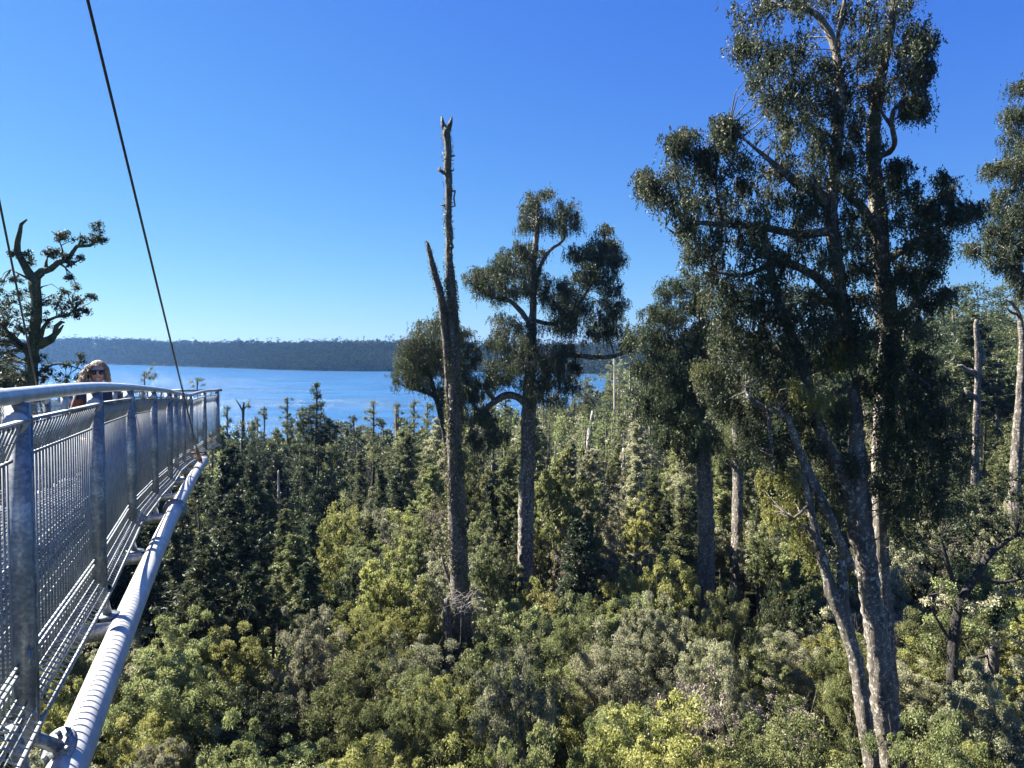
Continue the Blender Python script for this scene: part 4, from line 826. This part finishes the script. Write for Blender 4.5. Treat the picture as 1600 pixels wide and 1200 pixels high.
snag(100, [(622, 800, 6), (622, 750, 3.4), (621, 690, 2.6), (619, 665, 2), (618, 640, 1)], [[(623, 790, 3.4), (629, 730, 2.6), (631, 680, 2.3), (630, 668, 1.2)]], 'twin stemmed brown dead snag left of the bare ivied trunk, in front of the lake', 'wood_brown')
snag(118, [(914, 795, 7), (917, 730, 3.6), (921, 680, 3.2), (926, 642, 1.5)], [[(916, 720, 2.5), (922, 680, 2), (928, 655, 1)]], 'thin white dead snag right of the tall middle tree', 'wood_bleached')
snag(120, [(1000, 770, 6.5), (1001, 720, 3), (1003, 680, 2)], [[(1003, 700, 1.5), (1008, 690, .7)]], 'short reddish dead snag left of the dark drooping tree', 'wood_brown')
snag(70, [(1238, 1010, 6), (1238, 960, 2.6), (1237, 925, 2)], [], 'thin pale dead pole left of the huge forked tree', 'wood_bleached')
snag(46, [(1258, 1105, 6), (1258, 1060, 2), (1258, 1020, 1.4)], [], 'thinnest white dead pole beside the slim leaning trunk', 'wood_bleached')
snag(36, [(1553, 1095, 10), (1552, 1060, 10), (1550, 1018, 9), (1549, 1008, 5)], [], 'stout dark broken stump among leaves at the lower right', 'bark_brown')
snag(95, [(1134, 800, 6), (1134, 760, 4.2), (1133, 720, 3.5)], [], 'short dark dead pole between the two straight bare trunks', 'bark_brown')
for k_, (px, pt, pb, Y) in enumerate(((668, 700, 790, 95), (866, 690, 800, 88), (842, 655, 720, 150), (885, 640, 735, 140), (945, 655, 740, 130), (975, 700, 800, 92), (1030, 690, 760, 110), (1062, 715, 800, 96), (768, 690, 770, 105), (1180, 750, 830, 84), (540, 770, 850, 82), (433, 735, 840, 78), (600, 700, 770, 120), (1450, 560, 640, 110), (1560, 560, 700, 95))):
    w_ = 1.1+.5*((k_*7) % 3)
    snag(Y, [(px, pb+40, 6), (px+1, pb, w_*1.3), (px+((k_*5) % 7)-3, (pt+pb)/2, w_), (px+((k_*3) % 5)-1, pt, w_*.5)], [[(px, (pt*2+pb)/3, w_*.5), (px+7-(k_*4) % 13, (pt*2+pb)/3-8, .5)]], 'thin pale dead pole standing up out of the middle distance forest', 'wood_bleached' if k_ % 2 else 'bark_lichen')
# tall shore trees seen against the lake
def shore(px, top, Y, wid, label, leaf='leaf_conifer', tufts=5, lean=0, bare=0):
    """thin tree with stacked tufts; sizes in photo pixels"""
    g = P(px, 552, Y); gz = float(ground_z(g[0], Y)); pb = 552+(CAMZ-gz)*F/Y
    hgt = pb-top; st = [(px, pb, 6 if Y < 130 else 6), (px+lean*.3, pb-hgt*.4, 1.5), (px+lean*.7, top+hgt*.22, 1.1), (px+lean, top+3, .8)]
    bl = []; arms = []; tufts = int(tufts*1.6) if not bare else tufts+1; top += 4
    for q in range(tufts):
        f = q/max(1, tufts-1); y_ = top+4+(hgt*(.60 if not bare else bare))*f; w = wid*1.5*(.6+.4*f)*RNG.uniform(.55, 1.25); dx = RNG.uniform(-.6, .6)*wid
        cx = px+lean*(1-f)+dx; bl.append((cx, y_, w, w*RNG.uniform(.6, .95)))
        if tufts < 24: arms.append([(px+lean*(1-f), y_+6, 1.2), (cx, y_+1, .6)])
    st2 = [tuple(s) for s in st]
    return hero('shore_tree', label, Y, [st2]+arms, bl, 'bark_dark', leaf, 1.1, 'leafy', .8+Y/260, 'slim trees standing against the lake', twig=False)
shore(226, 577, 118, 14, 'small flat topped tree showing above the handrail just left of the long stay cable', tufts=4)
shore(308, 588, 112, 11, 'little round topped tree peeping over the end of the walkway railing', tufts=3)
shore(355, 631, 128, 7, 'thin spire tree nearest the end of the walkway, against the lake', tufts=6)
shore(413, 632, 135, 6, 'thin bare stemmed tree with one small round top against the lake', tufts=2, bare=.08)
shore(402, 648, 140, 5, 'small slim tree just left of the thin round topped one, against the lake', tufts=4)
shore(449, 618, 118, 10, 'leaning tufted tree left of the dark pointed tree, against the lake', tufts=4, bare=.3)
shore(470, 640, 125, 9, 'short tufted tree touching the left side of the dark pointed tree', tufts=4)
shore(526, 655, 130, 8, 'bushy topped shore tree right of the dark pointed tree', tufts=4)
shore(553, 646, 112, 10, 'dark bushy columnar tree between the dark pointed tree and the twin dead snag', 'leaf_dark', tufts=8)
shore(584, 623, 108, 11, 'knobbly pale stemmed tree left of the twin dead snag, against the lake', tufts=7)
shore(622, 626, 104, 7, 'slim tree with tufted top directly above the twin dead snag', tufts=4, bare=.25)
shore(647, 620, 125, 10, 'green spindly tree right of the twin dead snag, against the lake', tufts=7)
shore(668, 625, 130, 10, 'grey green spindly tree between the twin dead snag and the bare ivied trunk', tufts=7)
shore(790, 615, 170, 9, 'slim shore tree just left of the tall grey middle trunk', tufts=6)
shore(765, 640, 160, 8, 'slender shore tree between the ivied trunk and middle trunk', tufts=6)
shore(915, 588, 150, 12, 'pointed pale green tree rising in front of the lake right of the middle tree', tufts=11)
shore(897, 620, 190, 7, 'slim dark shore tree left of the pointed pale green one', tufts=6)
shore(955, 600, 175, 12, 'ragged shore tree right of the pointed pale green one', tufts=9)
# dark pointed tree
PT = [(496, 603, 6, 8), (494, 616, 8, 9), (497, 632, 10, 9), (484, 642, 12, 9), (488, 652, 20, 11), (506, 660, 20, 11), (474, 662, 14, 13), (518, 668, 14, 11), (484, 675, 22, 13), (502, 690, 24, 15), (474, 700, 22, 15), (515, 712, 20, 15), (488, 722, 28, 17), (474, 745, 26, 17), (512, 750, 26, 17), (492, 775, 32, 20), (522, 790, 24, 18), (468, 790, 24, 18), (495, 815, 34, 24), (490, 850, 36, 26)]
r_, O = hero('pointed_tree', 'dark pointed tree rising highest against the lake right of the walkway', 75,
     [[(490, 830, 6), (491, 800, 3), (492, 750, 2.2), (494, 680, 1.6), (495, 640, 1.3), (495, 600, .8)]],
     PT,
     'bark_dark', 'leaf_dark', 2.6, 'leafy', 1.1)
# dead forked little tree against the lake
hero('forked_snag', 'small dead tree with antler like fork against the lake beyond the walkway end', 122,
     [[(381, 710, 6), (380, 670, 2), (380, 640, 1.8), (381, 628, 1)], [(380, 645, 1.3), (375, 634, 1.1), (368, 625, .7)], [(381, 640, 1.2), (388, 630, .8), (391, 624, .4)]],
     [(384, 662, 10, 8), (376, 668, 8, 6), (386, 634, 6, 3), (388, 672, 9, 8)], 'bark_dark', 'leaf_conifer', 1, 'leafy', 1.2, twig=False)
# flat crowned tree on the right skyline
hero('flat_tree', 'small flat crowned tree on the skyline right of the huge forked tree', 120,
     [[(1490, 640, 6), (1489, 560, 3.5), (1490, 510, 2.4), (1488, 480, 1)], [(1490, 520, 1.8), (1475, 500, 1.2), (1466, 492, .6)], [(1490, 515, 1.8), (1506, 498, 1.2)]],
     [(1490, 475, 12, 4), (1478, 483, 12, 4), (1503, 482, 12, 4), (1470, 492, 10, 4), (1490, 491, 16, 4), (1510, 494, 10, 4)], 'bark_brown', 'leaf_conifer', 1, 'leafy', 1.3, twig=False)
# ------------------------------------------------------------------ air
hm = bpy.data.materials.new('haze'); hm.use_nodes = True; hn = hm.node_tree; hn.nodes.remove(hn.nodes['Principled BSDF'])
pv = hn.nodes.new('ShaderNodeVolumePrincipled'); pv.inputs['Color'].default_value = (.22, .48, 1, 1); pv.inputs['Density'].default_value = .00008; pv.inputs['Anisotropy'].default_value = .3
hn.links.new(pv.outputs[0], hn.nodes['Material Output'].inputs['Volume']); MATS['haze'] = hm
xa, xb, ya, yb, za, zb = -2720, 2720, -2720, 2720, -4, 96
hv_ = [(x_, y_, z_) for x_ in (xa, xb) for y_ in (ya, yb) for z_ in (za, zb)]
tag(link('haze', np_mesh('haze', hv_, MB.BOX, ['haze'])), kind='stuff')

# ------------------------------------------------------------------ labels that would coincide: say which one, from left to right
by = {}
for o in COL.objects:
    if o.parent is None and 'label' in o and 'category' in o: by.setdefault(o['label'], []).append(o)
ORD = ['leftmost', 'second from left', 'third from left', 'fourth from left', 'fifth from left', 'sixth from left']
for lb, os_ in by.items():
    if 1 < len(os_) <= 6:
        os_.sort(key=lambda o: o.location.x/max(o.location.y, 1))
        for k, o in enumerate(os_):
            w = ('left one' if k == 0 else 'right one') if len(os_) == 2 else (ORD[k] if k < len(os_)-1 else 'rightmost')
            o['label'] = f'{w}: {lb}' if len(lb.split())+len(w.split()) <= 16 else lb
